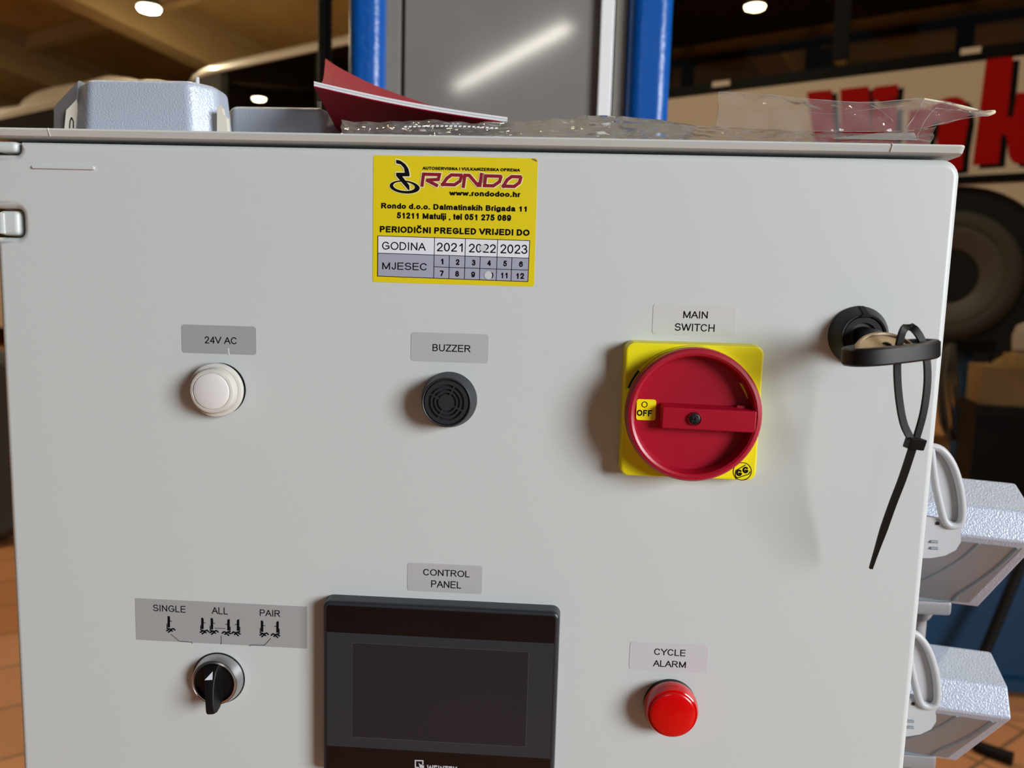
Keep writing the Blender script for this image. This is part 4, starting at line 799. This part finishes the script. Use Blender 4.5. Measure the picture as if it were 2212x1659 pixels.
# stand under the wheel
p0 = depth(2094, 760, 5.3); p1 = Vector((p0.x, p0.y, 0))
WS = root('wheel_stand', p1, 'blue post with a black saddle standing under the coach wheel', 'wheel stand')
bm = B(); rot_box(bm, Vector((p1.x, p1.y, .02)), Vector((1, .1, 0)), .065, .07, p0.z - .02); obj('post', bm, M['bluedark'], WS, bev=.005)
bm = B(); rot_box(bm, Vector((p0.x - .02, p0.y - .05, p0.z)), Vector((1, .1, 0)), .36, .30, .085); obj('saddle', bm, M['dark'], WS, bev=.01)
bm = B(); rot_box(bm, Vector((p1.x, p1.y - .15, 0)), Vector((1, .1, 0)), .4, .4, .02); obj('foot_plate', bm, M['bluedark'], WS)
bm = B()
for k in range(4):
    o_ = .012 * k; tube(bm, smooth_path([depth(2052 + 3 * k, 742, 4.2 + o_), depth(2040 + 9 * k, 820, 4.2 + o_), depth(2046 + 11 * k, 900, 4.2 + o_), depth(2052 + 8 * k, 950, 4.2 + o_), depth(2030 + 3 * k, 900, 4.22 + o_), depth(2030 + 3 * k, 800, 4.22 + o_), depth(2046 + 3 * k, 746, 4.22 + o_)], 5), .009, 8)
tag(obj('hose_bundle', bm, M['grey_hose']), 'grey hoses hanging in loops under the coach beside the blue stand', 'hose')
bm = B(); tube(bm, smooth_path([depth(2138, 745, 5.2), depth(2140, 800, 5.2), depth(2139, 870, 5.2), depth(2137, 930, 5.2)], 4), .012, 8); tag(obj('hanging_cable', bm, M['dark']), 'thin dark cable hanging below the coach wheel', 'cable')
# dark bench with plywood
c0 = depth(2368, 892, 3.6); bz_ = c0.z; c1 = Vector((c0.x, c0.y, 0)); fx = Vector((1, -.25, 0))
WB = root('workbench', c1, 'black workbench standing beyond the wheel stand', 'workbench')
bm = B(); rot_box(bm, Vector((c1.x, c1.y, bz_ - .05)), fx, 1.0, .34, .05); obj('bench_top', bm, M['dark'], WB)
bm = B(); rot_box(bm, Vector((c1.x, c1.y + .03, .0)), fx, .96, .30, bz_ - .05); obj('bench_body', bm, M['dark'], WB)
bm = B(); rot_box(bm, Vector((c1.x, c1.y + .05, bz_ + .0)), fx, .92, .26, .19); PB = tag(obj('plywood_crate', bm, M['wood'], bev=.004), 'pale plywood crate on the black workbench', 'crate')
bm = B(); rot_box(bm, Vector((c1.x + .1, c1.y + .08, bz_ + .19)), fx, .8, .2, .06); tag(obj('wooden_board', bm, M['concrete'], bev=.004), 'dull brown board lying on the plywood crate', 'board')
cc = depth(2262, 730, 3.75); cc = Vector((cc.x, cc.y, bz_ + .25)); bm = B(); rings = []
for r_, z in ((.07, 0), (.09, .02), (.095, .09), (.08, .14), (.04, .16)): rings.append([(cc.x + r_ * cos(2 * pi * k / 24), cc.y + .1 + r_ * sin(2 * pi * k / 24), cc.z + z) for k in range(24)])
tag(obj('canister', loft(bm, rings), M['pale']), 'pale rounded canister on top of the board', 'canister')
# blue steel chest and the black prop in front of it
b0 = on_floor(2130, 1500); tz = (EYE + ray(2150, 1205) * ((b0 - EYE).y / ray(2150, 1205).y)).z
BC = root('steel_chest', Vector((b0.x + .25, b0.y, 0)), 'blue steel chest on the hall floor below the connector hoods', 'chest')
bm = B(); rot_box(bm, Vector((b0.x + .25, b0.y, .06)), Vector((1, -.05, 0)), 1.3, .55, tz - .06); obj('chest_body', bm, M['bluedark'], BC, bev=.008)
bm = B(); rot_box(bm, Vector((b0.x + .25, b0.y - .02, .02)), Vector((1, -.05, 0)), 1.3, .10, .04); obj('skirt', bm, M['bluedark'], BC)
bm = B(); rot_box(bm, Vector((b0.x + .25, b0.y + .08, .0)), Vector((1, -.05, 0)), 1.2, .4, .06); obj('plinth', bm, M['dark'], BC)
f0 = on_floor(2112, 1612, .02); f1 = on_floor(2188, 1640, .02); tt = f0.y - .02
PR = root('steel_prop', Vector((f0.x, f0.y, 0)), 'black tubular prop leaning in front of the blue chest, its foot on the tiles', 'prop')
bm = B(); tube(bm, [at(2215, 1195, b0.y - .06), at(2130, 1402, b0.y - .10), Vector((at(2052, 1590, b0.y - .14).x, b0.y - .14, .02))], .017, 14); obj('leg', bm, M['dark'], PR)
bm = B(); tube(bm, [Vector((at(2052, 1590, b0.y - .14).x, b0.y - .14, .02)), f0, f1], [.016, .018, .02], 14); obj('foot_tube', bm, M['dark'], PR)
# tyre standing at the left
tc_ = on_floor(-62, 1192); ax = Vector((1, .9, 0)).normalized(); ay = Vector((-ax.y, ax.x, 0)); rings = []
for rad, dv in ((.30, .0), (.44, -.02), (.48, .02), (.50, .06), (.50, .22), (.48, .26), (.30, .28)): rings.append([tc_ + ax * rad * cos(2 * pi * k / 40) + ay * dv + Vector((0, 0, .5 + rad * sin(2 * pi * k / 40))) for k in range(40)])
tag(obj('loose_tyre', loft(B(), rings, caps=True), M['rubber'], smooth=50), 'dark tyre standing on the tiles at the left behind the cabinet', 'tyre')

# ================================================================== the hall
fm = bpy.data.materials.new('terracotta_tiles'); fm.use_nodes = True; nt = fm.node_tree; K_ = nt.links.new; pb_ = nt.nodes['Principled BSDF']
tc = nt.nodes.new('ShaderNodeTexCoord'); mp = nt.nodes.new('ShaderNodeMapping'); mp.inputs['Rotation'].default_value = (0, 0, radians(52)); bt = nt.nodes.new('ShaderNodeTexBrick')
bt.offset = 0; bt.inputs['Scale'].default_value = 1.0; bt.inputs['Mortar Size'].default_value = .006; bt.inputs['Brick Width'].default_value = .3; bt.inputs['Row Height'].default_value = .3
bt.inputs['Color1'].default_value = (*lin((212, 146, 98)), 1); bt.inputs['Color2'].default_value = (*lin((198, 134, 88)), 1); bt.inputs['Mortar'].default_value = (*lin((130, 96, 66)), 1)
K_(tc.outputs['Object'], mp.inputs[0]); K_(mp.outputs[0], bt.inputs['Vector']); K_(bt.outputs[0], pb_.inputs['Base Color']); pb_.inputs['Roughness'].default_value = .55
bm = B(); ubox(bm, -16, 26, -10, 13.2, -.15, 0); struct(obj('floor', bm, fm, smooth=0, base=(0, 0, 0)))
RZ = lambda v: 7.2 - .16 * v
def slope(bm, u0, u1, v0, v1, h0, h1):
    q = [Wp(u0, v0, RZ(v0) + h0), Wp(u1, v0, RZ(v0) + h0), Wp(u1, v1, RZ(v1) + h0), Wp(u0, v1, RZ(v1) + h0), Wp(u0, v0, RZ(v0) + h1), Wp(u1, v0, RZ(v0) + h1), Wp(u1, v1, RZ(v1) + h1), Wp(u0, v1, RZ(v1) + h1)]
    return hexa(bm, q)
struct(obj('ceiling', slope(B(), -16, 26, -10, 13.2, 0, .2), M['concrete'], smooth=0))
def hit_roof(px, py, drop):
    d = ray(px, py); t = (7.2 - drop - H) / (d.z + .16 * d.dot(EV)); p = EYE + d * t; return p, (p - EYE).dot(EU), (p - EYE).dot(EV)
bu = [hit_roof(290, 62, .75)[1], hit_roof(60, 168, .75)[1]]; stp = bu[1] - bu[0]; print('rafters', bu)
for k in range(-3, 3):
    u = bu[0] + k * stp
    if -15 < u < 25: bm = B(); slope(bm, u - .02, u + .42, -10, 13.2, -.75, 0); slope(bm, u - .10, u + .50, -10, 13.2, -.16, 0); struct(obj('beam_rafter', bm, M['beam'], smooth=0))
for k in range(9):
    v = -8 + 2.6 * k; bm = B(); slope(bm, -16, 26, v, v + .16, -.24, 0); struct(obj('beam_purlin', bm, M['beam'], smooth=0))
bm = B(); ubox(bm, -16, 26, 13, 13.2, 0, RZ(13) + .1); struct(obj('wall_back', bm, M['wallp'], smooth=0))
bm = B(); ubox(bm, 25.8, 26, -10, 13, 0, 8.6); struct(obj('wall_left', bm, M['wallp'], smooth=0))
bm = B(); ubox(bm, -16.2, -16, -10, 13, 0, 8.6); struct(obj('wall_right', bm, M['wallp'], smooth=0))

# ------------------------------------------------------------------ hall lamps, seen, mirrored and added
def hall_lamp(p, label, rad=.17):
    r_ = root('ceiling_lamp', p, label, 'lamp', 'round high bay lamps under the hall roof')
    circ3 = lambda rr_, z: [p + Vector((rr_ * cos(2 * pi * k / 28), rr_ * sin(2 * pi * k / 28), z)) for k in range(28)]
    obj('lamp_shade', loft(B(), [circ3(rad, .0), circ3(rad * 1.15, .01), circ3(rad * .8, .14), circ3(rad * .3, .2), circ3(.03, .3)]), M['lampcase'], r_)
    obj('diffuser', loft(B(), [circ3(rad * .98, -.002), circ3(rad * .9, -.03), circ3(rad * .5, -.05)]), M['lamp'], r_)
    v = (p - EYE).dot(EV); bm = B(); tube(bm, [p + Vector((0, 0, .29)), Vector((p.x, p.y, RZ(v)))], .01, 8); obj('lamp_rod', bm, M['dark'], r_)
    return r_
p, _, _ = hit_roof(322, 18, .95); hall_lamp(p, 'round bright ceiling lamp seen at the upper left', .15)
def mirrored(px, py):
    d = ray(px, py); t = 6.0
    for _ in range(60):
        q = EYE + d * t; v = 2 * BV - (q - EYE).dot(EV); t += (RZ(v) - .95 - q.z) / max(d.z, .05) * .7
    q = EYE + d * t; v = (q - EYE).dot(EV); return q + EV * (2 * BV - 2 * v)
for (px, py), lb in (((558, 213), 'round ceiling lamp mirrored in the coach window left of the column'), ((1630, 13), 'round ceiling lamp mirrored in the coach window right of the column')):
    p = mirrored(px, py); print('lamp', p); hall_lamp(p, lb)
for u, v, lb in ((3.5, 2.6, 'added unseen lamp that brightens the coach side from the aisle'), (-2.5, 3.2, 'added unseen lamp that brightens the coach near its wheel'), (9.5, 3.4, 'added unseen lamp that brightens the end of the coach'), (1.5, BV + 3.0, 'added lamp hidden behind the coach to light the back wall'), (8.5, BV + 3.0, 'round ceiling lamp behind the far end of the coach'), (16.5, 3.0, 'added unseen lamp that brightens the roof and the second bus'), (21, 5.5, 'added unseen lamp that brightens the roof near the far left wall')):
    hall_lamp(Wp(u, v, RZ(v) - .95), lb)  # added lamps out of view that brighten coach, back wall and roof
# long lamp behind the viewer whose streak shows in the carriage plate
yp = .697
def mir_plate(px, py, h):
    d = ray(px, py); q = EYE + d * (h / d.z); return Vector((q.x, 2 * yp - q.y, q.z))
l0, l1 = mir_plate(985, 190, 3.6), mir_plate(1228, 58, 3.6); print('long lamp', l0, l1)
LL = root('linear_lamp', (l0 + l1) / 2, 'long tube lamp whose diagonal streak shines in the grey carriage plate', 'lamp')
dd = (l1 - l0).normalized(); sd = Vector((-dd.y, dd.x, 0)); q = [l0 + sd * .09, l1 + sd * .09, l1 - sd * .09, l0 - sd * .09]
bm = B(); hexa(bm, [v + Vector((0, 0, .01)) for v in q] + [v + Vector((0, 0, .08)) for v in q]); obj('lamp_housing', bm, M['lampcase'], LL)
bm = B(); hexa(bm, [v for v in q] + [v + Vector((0, 0, .009)) for v in q]); obj('diffuser', bm, glow('tube_glow', (1, .95, .84), 46), LL, smooth=0)
for t in (.2, .8):
    p = l0.lerp(l1, t) + Vector((0, 0, .08)); v = (p - EYE).dot(EV); bm = B(); tube(bm, [p, Vector((p.x, p.y, RZ(v)))], .006, 6); obj('lamp_rod', bm, M['dark'], LL)
